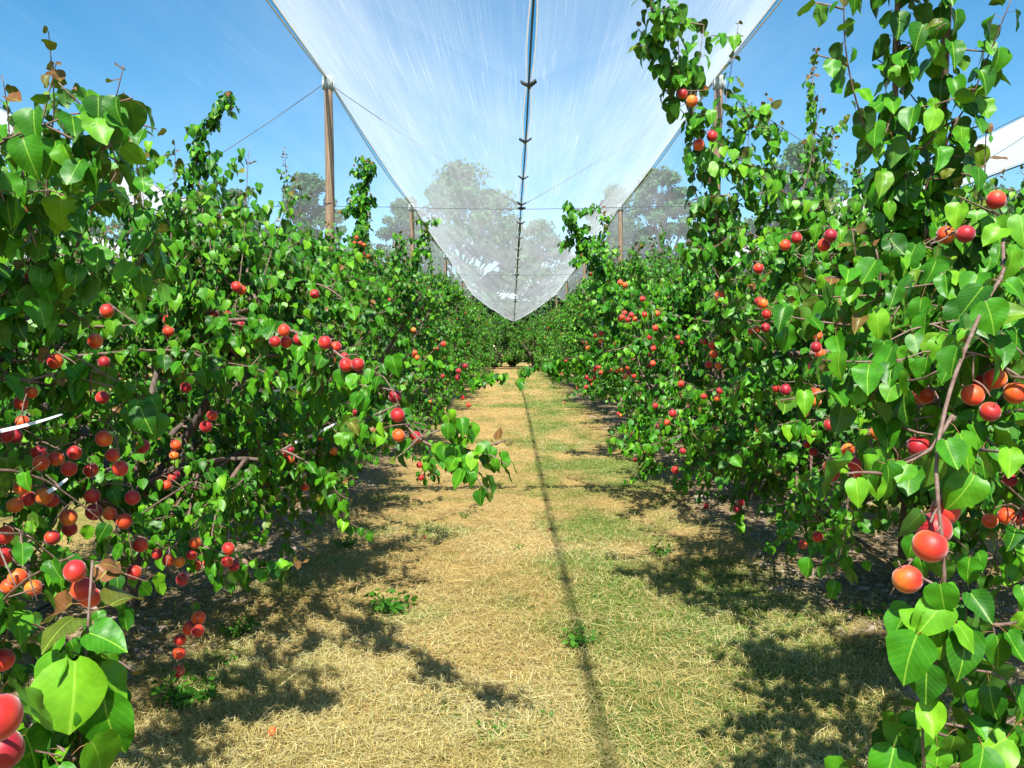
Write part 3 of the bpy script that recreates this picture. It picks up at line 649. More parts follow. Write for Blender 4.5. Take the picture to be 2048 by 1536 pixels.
# --- right row
h_R0 = [
    dict(p=[(2120, 430, 1.7), (2000, 560, 1.5), (1930, 700, 1.32), (1890, 820, 1.22), (1872, 940, 1.17), (1885, 1090, 1.15), (1888, 1200, 1.15), (1870, 1330, 1.17), (1845, 1430, 1.18), (1850, 1560, 1.18)], r=.0048, r1=.0026, leaf=.052, step=.045, young=0, twigs=0),
    dict(p=D(1.2, (1905, 830), (1860, 900), (1800, 930), (1770, 950)), leaf=0.058, step=.028, young=0, twigs=2, join=0, face=.6, lift=-.2, tl=(.05, .1), r=.004),
    dict(p=D(1.2, (1885, 880), (1930, 910), (1960, 930)), leaf=0.052, step=.024, young=0, join=0, face=.6, r=.003),
    dict(p=D(1.17, (1888, 1190), (1930, 1200), (1985, 1250), (1990, 1300)), leaf=0.058, step=.022, young=0, join=0, face=.6, r=.003, twigs=2, tl=(.05, .09), lift=-.3),
    dict(p=D(1.2, (1888, 1190), (1850, 1230), (1840, 1290)), leaf=0.058, step=.022, young=0, join=0, face=.6, r=.003, twigs=2, tl=(.05, .09), lift=-.3),
    dict(p=D(1.25, (1860, 1330), (1950, 1340), (2010, 1360), (2060, 1450)), leaf=0.058, step=.02, young=0, join=0, face=.6, r=.003, twigs=2, tl=(.05, .09)),
    dict(p=D(1.25, (1850, 1420), (1800, 1460), (1760, 1500), (1740, 1560)), leaf=0.059, step=.02, young=0, join=0, face=.6, r=.003, twigs=4, tl=(.06, .12)),
    dict(p=D(1.3, (1850, 1440), (1930, 1460), (2000, 1500), (2040, 1580)), leaf=0.059, step=.02, young=0, join=0, face=.6, r=.003, twigs=4, tl=(.06, .12)),
    dict(p=D(1.45, (1960, 900), (1850, 1080), (1810, 1140), (1780, 1190)), leaf=0.046, step=.035, young=0, join=0, face=.6, r=.003, twigs=3, tl=(.05, .1)),
    dict(p=[(1860, 560, 2.5), (1880, 430, 2.5), (1885, 200, 2.4), (1895, 0, 2.3), (1900, -120, 2.3)], r=.018, r1=.012, leaf=0.063, step=.03, young=0, twigs=9, tl=(.08, .2)),
    dict(p=[(1850, 520, 2.5), (1805, 330, 2.4), (1790, 150, 2.35), (1800, -80, 2.3)], r=.012, r1=.007, leaf=0.066, step=.024, young=0, twigs=14, tl=(.08, .2), lift=0),
    dict(p=[(1790, 380, 2.4), (1715, 210, 2.3), (1688, 60, 2.25), (1695, -60, 2.2)], r=.007, leaf=0.060, step=.034, young=.1, twigs=3, tl=(.06, .12)),
    dict(p=[(1890, 360, 2.4), (1950, 180, 2.3), (1990, 80, 2.25), (2030, -20, 2.2)], r=.007, leaf=0.064, step=.028, young=.1, twigs=6, tl=(.06, .14)),
    dict(p=D(2.3, (1930, 560), (1965, 400), (1972, 265)), r=.006, leaf=0.055, step=.034, young=.5, twigs=3, ty=.5, tl=(.05, .12)),
    dict(p=D(2.4, (1870, 500), (1840, 400), (1760, 350)), r=.006, leaf=0.062, step=.026, young=0, twigs=8, tl=(.06, .16)),
    dict(p=D(2.2, (2050, 470), (1960, 440), (1880, 470), (1800, 520)), r=.006, leaf=0.062, step=.022, young=0, twigs=9, lift=-.2),
    dict(p=D(2.0, (2100, 560), (1960, 560), (1850, 570), (1760, 590), (1700, 650)), r=.006, leaf=0.064, step=.024, young=.1, twigs=10, lift=-.1),
    dict(p=D(1.9, (2120, 660), (1960, 640), (1820, 660), (1720, 730), (1680, 800)), r=.007, leaf=0.067, step=.024, young=0, twigs=10, lift=-.2),
    dict(p=D(1.8, (2120, 760), (2000, 720), (1900, 700), (1800, 720), (1740, 800)), r=.007, leaf=0.066, step=.024, young=0, twigs=8, lift=-.3),
    dict(p=D(1.9, (1990, 830), (1880, 830), (1790, 850), (1740, 880)), r=.007, leaf=0.062, step=.024, young=0, twigs=7, lift=-.2),
    dict(p=D(2.2, (1850, 700), (1770, 690), (1700, 700), (1650, 740)), r=.007, leaf=0.062, step=.026, young=0, twigs=7, lift=-.2),
    dict(p=D(2.4, (1760, 660), (1720, 560), (1705, 460)), r=.006, leaf=0.059, step=.028, young=.3, twigs=5, ty=.3),
    dict(p=[(1940, 780, 2.9), (1820, 820, 2.85), (1745, 862, 2.8), (1712, 900, 2.78), (1696, 1000, 2.78), (1690, 1060, 2.78), (1675, 1130, 2.78), (1668, 1190, 2.78)], r=.009, leaf=0.057, step=.032, young=0, twigs=12, tl=(.06, .16), lift=-.35),
    dict(p=D(2.5, (1960, 900), (1900, 960), (1870, 1040), (1860, 1120)), leaf=0.059, step=.04, young=0, twigs=4, lift=-.4),
    dict(p=D(2.3, (2100, 960), (2040, 1020), (2000, 1080), (1980, 1150)), leaf=0.062, step=.03, young=0, twigs=6, lift=-.4),
]
f_R0 = [(1860, 1092, 1.14), (1868, 1058, 1.2), (1882, 1035, 1.22), (1815, 1158, 1.45), (1990, 757, 1.85), (2018, 777, 1.83), (1966, 768, 1.9), (1945, 790, 1.8), (1968, 812, 1.78), (1850, 790, 2.0), (1836, 893, 1.9),
        (1931, 468, 2.1), (1892, 470, 2.2), (1992, 400, 2.1), (1753, 866, 2.78), (1696, 900, 2.76), (1707, 923, 2.74), (1712, 942, 2.78), (1664, 948, 2.74), (1659, 934, 2.8), (2013, 1032, 2.4), (1992, 1038, 2.4), (2042, 1036, 2.4), (2020, 960, 2.5), (1843, 790, 2.1)]
h_R1 = [
    dict(p=[(1500, 700, 4.0), (1445, 500, 3.85), (1412, 330, 3.7), (1378, 215, 3.6), (1325, 110, 3.5), (1303, 10, 3.4), (1290, -80, 3.4)], r=.02, r1=.006, leaf=0.058, step=0.0153, young=0, twigs=26, tl=(.1, .22), lift=0, spread=(1, .8, .6)),
    dict(p=D(3.8, (1420, 420), (1440, 260), (1462, 140), (1478, 40)), r=.006, leaf=0.055, step=0.0272, young=.42, twigs=2),
    dict(p=D(3.6, (1370, 230), (1395, 140), (1408, 50)), r=.006, leaf=0.055, step=0.0213, young=.1, twigs=4),
    dict(p=D(4.0, (1500, 500), (1495, 330), (1500, 215)), r=.008, leaf=0.055, step=0.0221, young=.1, twigs=12, tl=(.1, .24)),
    dict(p=D(4.1, (1560, 520), (1545, 340), (1535, 190)), r=.008, leaf=0.055, step=0.0221, young=.2, twigs=12, tl=(.1, .24)),
    dict(p=D(4.0, (1590, 540), (1620, 330), (1645, 190)), r=.006, leaf=0.051, step=0.0357, young=.3, twigs=3),
    dict(p=D(4.2, (1640, 560), (1655, 400), (1668, 250)), r=.006, leaf=0.053, step=0.0255, young=.3, twigs=7, ty=.3),
    dict(p=D(3.9, (1570, 560), (1590, 460), (1610, 400)), r=.006, leaf=0.055, step=0.0204, young=0, twigs=10, tl=(.1, .24)),
    dict(p=D(3.7, (1500, 640), (1440, 560), (1400, 480), (1385, 400)), r=.006, leaf=0.055, step=0.0221, young=.2, twigs=9, ty=.2),
    dict(p=D(3.8, (1700, 640), (1640, 600), (1560, 600), (1480, 640)), r=.008, leaf=0.057, step=0.0204, young=0, twigs=12, lift=-.3),
    dict(p=D(3.9, (1720, 760), (1640, 720), (1560, 720), (1480, 760)), r=.008, leaf=0.057, step=0.0204, young=0, twigs=12, lift=-.4),
    dict(p=D(4.0, (1700, 860), (1640, 840), (1560, 850), (1490, 900)), r=.008, leaf=0.057, step=0.0221, young=0, twigs=12, lift=-.5),
    dict(p=[(1560, 880, 5.6), (1500, 940, 5.5), (1478, 1000, 5.5), (1478, 1055, 5.5)], r=.006, leaf=0.055, step=0.0255, young=0, twigs=5, tl=(.05, .12)),
    dict(p=D(3.6, (1640, 940), (1620, 1000), (1650, 1060), (1690, 1120)), r=.006, leaf=0.053, step=0.0255, young=0, twigs=7, lift=-.3),
    dict(p=[(1480, 800, 5.8), (1380, 860, 5.6), (1300, 890, 5.5), (1212, 885, 5.4)], r=.007, leaf=0.055, step=0.0255, young=0, twigs=7, tl=(.08, .2)),
    dict(p=[(1480, 860, 5.2), (1420, 910, 5.1), (1370, 950, 5.0), (1345, 965, 5.0)], r=.007, leaf=0.055, step=0.0238, young=0, twigs=8, tl=(.08, .2)),
]
f_R1 = [(1365, 187, 3.55), (1384, 202, 3.55), (1397, 290, 3.6), (1424, 272, 3.65), (1661, 471, 3.1), (1648, 490, 3.15), (1593, 476, 3.7), (1570, 490, 3.7), (1517, 537, 3.6), (1525, 607, 3.7), (1531, 623, 3.7), (1518, 603, 3.75),
        (1635, 671, 3.4), (1632, 694, 3.3), (1640, 708, 3.4), (1636, 733, 3.3), (1627, 733, 3.35), (1553, 776, 3.8), (1571, 779, 3.7), (1615, 782, 3.7), (1633, 786, 3.6), (1632, 803, 3.7), (1608, 823, 3.6), (1658, 850, 3.5), (1673, 846, 3.5),
        (1614, 889, 4.3), (1625, 901, 4.3), (1513, 659, 4.5), (1523, 657, 4.5), (1503, 662, 4.6), (1425, 690, 4.6), (1428, 708, 4.6), (1408, 682, 4.8), (1417, 729, 4.9), (1437, 731, 4.9), (1450, 629, 5), (1473, 1017, 5.4), (1480, 1008, 5.4), (1345, 827, 5.2), (1334, 845, 5.3),
        (1350, 940, 5.2), (1365, 902, 5.6), (1362, 768, 6), (1439, 782, 5.4), (1436, 790, 5.4), (1408, 793, 5.6), (1376, 814, 6), (1311, 656, 5.8), (1311, 812, 6.0), (1306, 727, 6.4)]
h_R2 = [
    dict(p=[(1340, 680, 8.2), (1230, 700, 8.3), (1150, 715, 8.4), (1090, 728, 8.45), (1042, 738, 8.5)], leaf=0.068, step=0.0170, young=0, twigs=18, tl=(.12, .3), lift=-.6, r=.012, hi=False),
    dict(p=[(1350, 760, 7.4), (1280, 840, 7.3), (1250, 900, 7.2)], leaf=0.062, step=0.0187, young=0, twigs=10, tl=(.1, .24), lift=-.3, hi=False),
    dict(p=D(7.6, (1290, 620), (1240, 600), (1190, 620)), leaf=0.062, step=0.0170, young=0, twigs=12, tl=(.1, .3), hi=False),
]
f_R2 = [(1175, 695, 8), (1191, 672, 7.9), (1203, 666, 7.8), (1201, 681, 7.8), (1245, 634, 7.2), (1253, 638, 7.2), (1260, 633, 7.2), (1267, 635, 7.2), (1249, 626, 7.3), (1289, 629, 7.0), (1314, 627, 6.8), (1240, 565, 7.3), (1248, 569, 7.3), (1285, 598, 6.6), (1192, 735, 8.5), (1132, 722, 9), (1198, 735, 9), (1307, 697, 6.5), (1299, 675, 7),
        (1240, 637, 7.3), (1190, 740, 8.6), (1202, 745, 8.6), (1173, 755, 8.6), (1180, 760, 8.6), (1187, 757, 8.6), (1245, 740, 8.2), (1252, 737, 8.2), (1256, 742, 8.2), (1239, 741, 8.2), (1268, 752, 8), (1251, 754, 8.1), (1172, 774, 8.4)]
h_R3 = [
    dict(p=[(1240, 680, 10.8), (1215, 590, 10.4), (1165, 490, 10.1), (1136, 402, 9.9)], leaf=0.072, step=.013, young=0, twigs=36, tl=(.12, .3), lift=0, r=.016, hi=False),
    dict(p=D(10.6, (1225, 640), (1215, 520), (1203, 405)), leaf=0.068, step=.022, young=.3, twigs=16, tl=(.1, .24), hi=False),
    dict(p=D(10.8, (1290, 640), (1282, 560), (1275, 480)), leaf=0.068, step=.022, young=.3, twigs=12, tl=(.1, .24), hi=False),
]
f_R3 = [(1181, 549, 10.5)]

HERO = [
    ('l', 0, 1.7, dict(seed=11, rx=1.22, ry=1.6, zlow=.35, ztop=2.3, n_att=240, leaf=.052, step=.021, heroes=h_L0, xtra_fruit=f_L0, n_fruit=14, shoots=4, keep=lambda p: (p[:, 1] > 1.5) | (p[:, 0] < -2.0)), 'nearest left apricot tree, large leaves and a reddish-tipped shoot rising at the photo corner'),
    ('l', 1, 4.9, dict(seed=12, rx=1.5, ry=1.8, zlow=.6, ztop=2.55, n_att=290, leaf=.052, step=.021, shoots=4, heroes=h_L1, xtra_fruit=f_L1, n_fruit=30), 'second left apricot tree, its long bough with paired red fruit reaching over the aisle'),
    ('l', 2, 8.1, dict(seed=13, rx=1.4, ry=1.7, zlow=.75, ztop=2.7, n_att=220, shoots=4, heroes=h_L2, xtra_fruit=f_L2, n_fruit=34), 'third left apricot tree, bare dark trunk visible under a tall dark leaning shoot'),
    ('l', 3, 11.7, dict(seed=14, ztop=2.9, shoots=5, heroes=h_L3, xtra_fruit=f_L3, n_fruit=34), 'left apricot tree beside the nearest pole, with a thick leafy spire and pink fruit'),
    ('r', 0, 2.5, dict(seed=21, rx=1.3, ry=1.5, zlow=1.1, ztop=2.15, n_att=170, leaf=.052, step=.021, heroes=h_R0, xtra_fruit=f_R0, n_fruit=14, shoots=1, keep=lambda p: (p[:, 1] > 2.3) | (p[:, 0] > 2.1)), 'nearest right apricot tree with a bare hanging twig holding a big red apricot'),
    ('r', 1, 5.5, dict(seed=22, rx=1.5, ry=1.7, zlow=.6, ztop=2.6, n_att=290, leaf=.052, step=.021, shoots=3, heroes=h_R1, xtra_fruit=f_R1, n_fruit=30), 'second right apricot tree with a long leafy shoot leaning up toward the net'),
    ('r', 2, 8.7, dict(seed=23, rx=1.45, ry=1.8, zlow=.5, ztop=2.65, n_att=220, shoots=3, heroes=h_R2, xtra_fruit=f_R2, n_fruit=34), 'third right apricot tree, many small red fruit and a drooping bough over the aisle'),
    ('r', 3, 11.9, dict(seed=24, ztop=2.9, shoots=5, heroes=h_R3, xtra_fruit=f_R3, n_fruit=34), 'fourth right apricot tree with a dense leafy spire leaning toward the aisle'),
]
for side, i, y, kw, lab in HERO:
    x = LX if side == 'l' else RX
    near = i < 2
    t = make_tree(base=(x + (.05 if i % 2 else -.05), y, float(gz(x, y))), hi=near, petiole=near, bearing_side=(1 if side == 'l' else -1), **kw)
    tag(t, lab, 'apricot tree', GRP)

protos = [make_tree(31 + i, base=(0, 0, 0), hi=False, n_fruit=42, n_att=140, leaf=.062, step=.024, ztop=3.15 + .12 * (i % 3), shoots=8 + i, rx=1.45, ry=1.85) for i in range(4)]
rng = random.Random(4)
used = set()
def place(i_proto, x, y, label, sc_=1.0, drop_fruit=0):
    src = protos[i_proto]; rz = rng.choice([0, math.pi]) + rng.uniform(-.12, .12)
    z = float(gz(x, y))
    if i_proto not in used:
        used.add(i_proto); t = src; t.location = (x, y, z); t.rotation_euler = (0, 0, rz)
    else:
        r = src.copy(); C.objects.link(r); r.location = (x, y, z); r.rotation_euler = (0, 0, rz); r.scale = (sc_, sc_, sc_ * rng.uniform(.94, 1.06))
        n = 0
        for ch in src.children:
            if ch.name.startswith('apricot'):
                n += 1
                if n % 3 < drop_fruit: continue
            c = ch.copy(); C.objects.link(c); c.parent = r
        t = r
    tag(t, label, 'apricot tree', GRP)
    return t
ys = [15.0 + 3.3 * k for k in range(11)]
for k, y in enumerate(ys):
    place(k % 4, LX + rng.uniform(-.12, .12), y + rng.uniform(-.2, .2), f'{ORD[k + 4]} apricot tree from the front in the row left of the aisle', rng.uniform(.94, 1.05), 0 if k < 6 else 1)
for k, y in enumerate(ys):
    place((k + 2) % 4, RX + rng.uniform(-.12, .12), y + rng.uniform(-.2, .2), f'{ORD[k + 4]} apricot tree from the front in the row right of the aisle', rng.uniform(.94, 1.05), 0 if k < 6 else 1)
for x, rn in ((LX - 5.25, 'second row left of the aisle'), (RX + 5.25, 'second row right of the aisle')):
    for k in range(11):
        y = 6.5 + 3.5 * k
        place((k + 1) % 4, x + rng.uniform(-.15, .15), y, f'{ORD[k]} apricot tree from the front in the {rn}', rng.uniform(.82, .9), 1)
for x, rn in ((LX - 10.5, 'third row left of the aisle'), (RX + 10.5, 'third row right of the aisle')):
    for k in range(8):
        y = 12 + 4.2 * k
        place((k + 3) % 4, x + rng.uniform(-.15, .15), y, f'{ORD[k]} apricot tree from the front in the {rn}', rng.uniform(.8, .88), 2)
for k, x in enumerate([-11.5, -8.6, -5.8, -3.2, -1.15, 1.35, 3.6, 6.2, 9.0, 12.0]):
    place((k * 3 + 1) % 4, x, 51.8 + rng.uniform(-.8, .8) + (1.2 if k % 2 else 0), f'{ORD[k]} apricot tree from the left in the cross row closing the aisle', 1.08, 0)

# ------------------------------------------------------------------ tall trees and hedge beyond the orchard
def crown_mesh(name, seed, H, R, trunk_h, n_clump, per, leaf, material, shape):
    g = np.random.default_rng(seed); cen = []; rad = []
    for i in range(n_clump):
        f = g.random(); a = g.random() * 6.283; rr = shape(f) * R * g.random() ** .4
        cen.append([math.cos(a) * rr, math.sin(a) * rr, trunk_h + f * (H - trunk_h)]); rad.append(R * g.uniform(.14, .30))
    cen = np.array(cen); rad = np.array(rad)
    n = n_clump * per; ci = np.repeat(np.arange(n_clump), per)
    v = nrm(g.normal(0, 1, (n, 3))) * (g.random(n) ** .45)[:, None] * [1, 1, .75]
    pos = cen[ci] + v * rad[ci][:, None]
    d = nrm(g.normal(0, 1, (n, 3)) + [0, 0, -.3]); nn = nrm(v + [0, 0, .5] + g.normal(0, .6, (n, 3))); nn = nrm(nn - d * np.sum(nn * d, -1, keepdims=True)); s = np.cross(d, nn)
    sz = leaf * g.uniform(.6, 1.3, n)
    V = np.stack([pos - s * sz[:, None] * .5, pos + d * sz[:, None] * .55, pos + s * sz[:, None] * .5, pos - d * sz[:, None] * .55], 1).reshape(-1, 3)
    Q = np.arange(n * 4).reshape(-1, 4); rn = np.repeat(np.clip(g.random(n) * .6 + g.random(n_clump)[ci] * .4, 0, 1), 4)
    return mesh_np(name, V, Q, [material], attrs={'rnd': rn, 'age': rn * 0}, smooth_=False), cen
def tall_tree(seed, H, R, th=.25, leaf=.34, n=95, per=150, material=None, shape=None, nm='tall_tree'):
    g = np.random.default_rng(seed); root = empty(nm, (0, 0, 0))
    me, cen = crown_mesh('crown', seed, H, R, H * th, n, per, leaf, material or M_TALL, shape or (lambda f: max(.15, math.sin(math.pi * (f * .86 + .12)) ** .7)))
    G = Geo(); tp = curve([0, 0, -.3], [g.normal(0, .3), g.normal(0, .3), H * .9], 0, 14, g, .04); G.tube(tp, np.linspace(H * .018, H * .003, 14), 10)
    for c in cen[::2]:
        k = int(np.clip((c[2] / H) * 13 - 2.5, 2, 11)); q = curve(tp[k], c, -.1, 6, g); G.tube(q, np.linspace(H * .006, H * .0012, 6), 6)
    G.build('trunk', [M_BARK], root); link('crown', me, root)
    return root
def dup(src, loc, rz, s): 
    r = src.copy(); C.objects.link(r); r.location = loc; r.rotation_euler = (0, 0, rz); r.scale = s
    for ch in src.children: c = ch.copy(); C.objects.link(c); c.parent = r
    return r
tt = [tall_tree(51, 20, 4.2), tall_tree(52, 19, 5.5, .2, n=125), tall_tree(53, 17, 4.6, .15)]
spec = [  # px of the crown's middle, py of its top, distance, width factor, proto, label
    (612, 352, 84, 1.0, 0, 'tall airy tree beyond the orchard left of the nearest wooden pole'),
    (470, 392, 90, 1.1, 2, 'tall rounded tree beyond the orchard behind the left row shoots'),
    (925, 338, 86, 1.15, 1, 'broad tall tree seen through the middle net left of the valley'),
    (812, 400, 92, .9, 0, 'narrower tall tree behind the second left pole'),
    (1318, 342, 84, 1.05, 0, 'tall airy tree in clear sky just right of the second right pole'),
    (1225, 385, 92, .9, 2, 'tall tree seen through the net left of the second right pole'),
    (1080, 450, 96, 1.1, 1, 'lower distant tree behind the far valley of the net'),
    (1600, 305, 92, 1.0, 2, 'distant tree showing faintly between the upright right row shoots'),
    (1990, 385, 88, 1.3, 1, 'broad tree beyond the right rows at the photo edge'),
    (1800, 430, 95, 1.2, 1, 'distant tree below the right net strip'),
    (1480, 470, 98, 1.1, 2, 'lower distant tree between the right rows and the net strip'),
    (110, 400, 90, 1.4, 1, 'broad tree far behind the nearest left foliage'),
    (290, 430, 95, 1.2, 2, 'rounded tree far behind the left rows'),
    (730, 490, 100, .9, 2, 'small distant tree in the gap right of the nearest left pole'),
]
first = set()
HT = [20, 19, 17]
for px, py, d, wf, k, lab in spec:
    p = P(px, py, d); z0 = float(gz(0, 60)); s = (p[2] - z0) / HT[k]
    if k not in first:
        first.add(k); r = tt[k]; r.location = (p[0], d, z0); r.scale = (wf * s, wf * s, s)
    else: r = dup(tt[k], (p[0], d, z0), px * .7, (wf * s, wf * s, s))
    tag(r, lab, 'tree', 'tall trees beyond the orchard')
hb = tall_tree(61, 5.2, 2.6, .05, leaf=.26, n=70, per=120, material=M_HEDGE, shape=lambda f: 1 - .55 * f ** 3, nm='evergreen_bush')
n_h = 27
for k in range(n_h):
    x = -52 + 4.0 * k; y = 58.5 + rng.uniform(-.6, .6); s = rng.uniform(.9, 1.12)
    r = hb if k == 0 else dup(hb, (0, 0, 0), k * 1.7, (1, 1, 1))
    r.location = (x, y, float(gz(0, 58))); r.scale = (s, s, s * rng.uniform(.92, 1.1) * 1.03)
    lab = f'{ORD[k]} dark evergreen bush from the left in the windbreak' if k < 9 else (f'dark evergreen bush of the windbreak, number {k - 8} right of the far left block' if False else None)
    if lab is None:
        j = k - 13
        lab = 'dark evergreen bush of the windbreak straight behind the aisle' if j == 0 else (f'dark evergreen bush of the windbreak, {ORD[abs(j) - 1]} to the {"right" if j > 0 else "left"} of the aisle')
    tag(r, lab, 'bush', 'evergreen bushes of the windbreak')

# ------------------------------------------------------------------ poles, cables and hail nets
BAY = 5.25; VX = .125; RZ = CAM_Z + 3.75; VZ = CAM_Z + 2.0
POLE_Y = [10.9, 20.1, 30.2, 40.1, 49.4]
NET_Y0, NET_Y1 = -7.0, 50.4
rows = list(range(-3, 3))    # ridge k lies at VX + BAY*(k+.5)
rowname = {-1: 'row left of the aisle', 0: 'row right of the aisle', -2: 'second row left of the aisle', 1: 'second row right of the aisle', -3: 'third row left of the aisle', 2: 'third row right of the aisle'}
pole_src = None
def make_pole():
    g = np.random.default_rng(3); root = empty('wooden_pole', (0, 0, 0))
    G = Geo(); n = 22; z = np.linspace(-.6, RZ - .10, n); p = np.stack([.012 * np.sin(z * 1.3), .010 * np.sin(z * .9 + 1), z], -1)
    G.tube(p, np.linspace(.078, .056, n) * (1 + g.normal(0, .012, n)), 16); G.build('shaft', [M_POLE], root)
    G = Geo(); e = p[-1]
    prof = [(.064, -.10), (.062, -.02), (.076, .015), (.080, .06), (.074, .075)]
    G.tube([[e[0], e[1], e[2] + z_] for r_, z_ in prof], [r_ for r_, z_ in prof], 16)
    for a in range(8):
        th = a * math.pi / 4; G.box(np.array([e[0] + .074 * math.cos(th), e[1] + .074 * math.sin(th), e[2] - .035]), np.array([.010, .004, .06]), [[math.cos(th), math.sin(th), 0], [-math.sin(th), math.cos(th), 0], [0, 0, 1]])
    G.build('pole_cap', [M_CAP], root)
    G = Geo(); G.tube([[.07 * math.cos(a) + e[0], .07 * math.sin(a) + e[1], VZ + .03] for a in np.linspace(0, 6.283, 13)], .006, 6); G.build('wire_clamp', [M_WIRE], root)
    return root
for k in rows:
    for i, y in enumerate(POLE_Y):
        x = VX + BAY * (k + .5)
        if pole_src is None: r = pole_src = make_pole()
        else: r = dup(pole_src, (0, 0, 0), 0, (1, 1, 1))
        r.location = (x, y, 0); r.rotation_euler = (rng.uniform(-.006, .006), rng.uniform(-.008, .008), rng.uniform(0, 6.28))
        tag(r, f'{ORD[i]} wooden pole from the front in the {rowname[k]}', 'pole', 'wooden poles carrying the hail nets')
for k in rows:
    x = VX + BAY * (k + .5); G = Geo(); pts = []
    ys_ = [NET_Y0, 1.6] + POLE_Y + [NET_Y1 + 5]
    zz = [RZ, RZ] + [RZ] * 5 + [1.2]
    for a in range(len(ys_) - 1):
        for t in np.linspace(0, 1, 9)[(0 if a == 0 else 1):]:
            pts.append([x, ys_[a] + t * (ys_[a + 1] - ys_[a]), zz[a] + (zz[a + 1] - zz[a]) * t - (.05 * 4 * t * (1 - t) if a < 6 else 0)])
    G.tube(pts, .0065, 6); tag(G.build('ridge_cable', [M_WIRE]), f'dark steel ridge cable along the pole tops of the {rowname[k]}', 'cable', 'ridge cables along the pole tops')
for i, y in enumerate(POLE_Y):
    G = Geo()
    for k in range(-3, 2):
        a = np.array([VX + BAY * (k + .5), y, RZ - .09]); b = np.array([VX + BAY * (k + 1), y, VZ]); c = np.array([VX + BAY * (k + 1.5), y, RZ - .09])
        for p, q in ((a, b), (b, c)):
            t = np.linspace(0, 1, 9)[:, None]; G.tube(p + (q - p) * t - np.array([0, 0, .05]) * 4 * t * (1 - t), .0052, 6)
    tag(G.build('brace_wire', [M_WIRE]), f'zigzag brace wire running pole top to net valley at the {ORD[i]} pole line', 'wire', 'zigzag brace wires')
    G = Geo(); G.tube([[x_, y + .02, VZ - .02 - .02 * math.cos(x_ * 1.2)] for x_ in np.linspace(VX - BAY * 2.5, VX + BAY * 2.5, 60)], .0042, 6)
    tag(G.build('cross_wire', [M_WIRE]), f'thin level wire crossing all bays at the {ORD[i]} pole line', 'wire', 'level cross wires')

def net_material():
    m, t, N, L, out = mat('hail_net_mesh')
    uvn = N('ShaderNodeUVMap', uv_map='uv')
    def noise(sx, sy, det=4.0, dist=0.0):
        mp = N('ShaderNodeMapping'); mp.inputs['Scale'].default_value = (sx, sy, 1); L(uvn.outputs[0], mp.inputs[0])
        n = N('ShaderNodeTexNoise', Scale=1.0, Detail=det, Roughness=.55, Distortion=dist); L(mp.outputs[0], n.inputs['Vector']); return n.outputs[0]
    # gathers of the cloth: long thin creases along the row, where the threads lie closer
    a = N('ShaderNodeMapRange'); L(noise(38, .75, 3.0, .3), a.inputs[0]); a.inputs[1].default_value = .60; a.inputs[2].default_value = .78
    b = N('ShaderNodeMapRange'); L(noise(90, .5, 2.0), b.inputs[0]); b.inputs[1].default_value = .5; b.inputs[2].default_value = .8
    c = noise(2.2, .35, 3.0)
    dens = math_(N, L, 'ADD', math_(N, L, 'MULTIPLY', a.outputs[0], .028), math_(N, L, 'MULTIPLY', b.outputs[0], .016))
    dens = math_(N, L, 'ADD', dens, math_(N, L, 'MULTIPLY_ADD', c, .030, .009))
    dens = math_(N, L, 'MINIMUM', math_(N, L, 'MULTIPLY', dens, N('ShaderNodeAttribute', attribute_name='gather').outputs['Fac']), .5)
    # an open weave covers more of what is behind it the more aslant it is seen
    geo = N('ShaderNodeNewGeometry'); dt = N('ShaderNodeVectorMath', operation='DOT_PRODUCT'); L(geo.outputs['Incoming'], dt.inputs[0]); L(geo.outputs['True Normal'], dt.inputs[1])
    cosv = math_(N, L, 'MAXIMUM', math_(N, L, 'ABSOLUTE', dt.outputs['Value']), .24)
    fac = math_(N, L, 'SUBTRACT', 1.0, math_(N, L, 'POWER', math_(N, L, 'SUBTRACT', 1.0, dens), math_(N, L, 'DIVIDE', 1.0, math_(N, L, 'POWER', cosv, 1.8))))
    df = N('ShaderNodeBsdfDiffuse'); df.inputs['Color'].default_value = (.80, .83, .84, 1)
    tl = N('ShaderNodeBsdfTranslucent'); tl.inputs['Color'].default_value = (.80, .83, .84, 1)
    mx = N('ShaderNodeMixShader'); mx.inputs[0].default_value = .55; L(df.outputs[0], mx.inputs[1]); L(tl.outputs[0], mx.inputs[2])
    tp = N('ShaderNodeBsdfTransparent'); m2 = N('ShaderNodeMixShader'); L(fac, m2.inputs[0]); L(tp.outputs[0], m2.inputs[1]); L(mx.outputs[0], m2.inputs[2])
    L(m2.outputs[0], out.inputs['Surface'])
    return m
M_NET = net_material()
CLIP0 = 4.55 - 1.6 * 7; CLIPS = [CLIP0 + 1.58 * i for i in range(40) if NET_Y0 < CLIP0 + 1.58 * i < NET_Y1 - .3]
def gap(y): return .010 + .014 * np.abs(np.sin(math.pi * (y - CLIP0) / 1.58)) ** .8
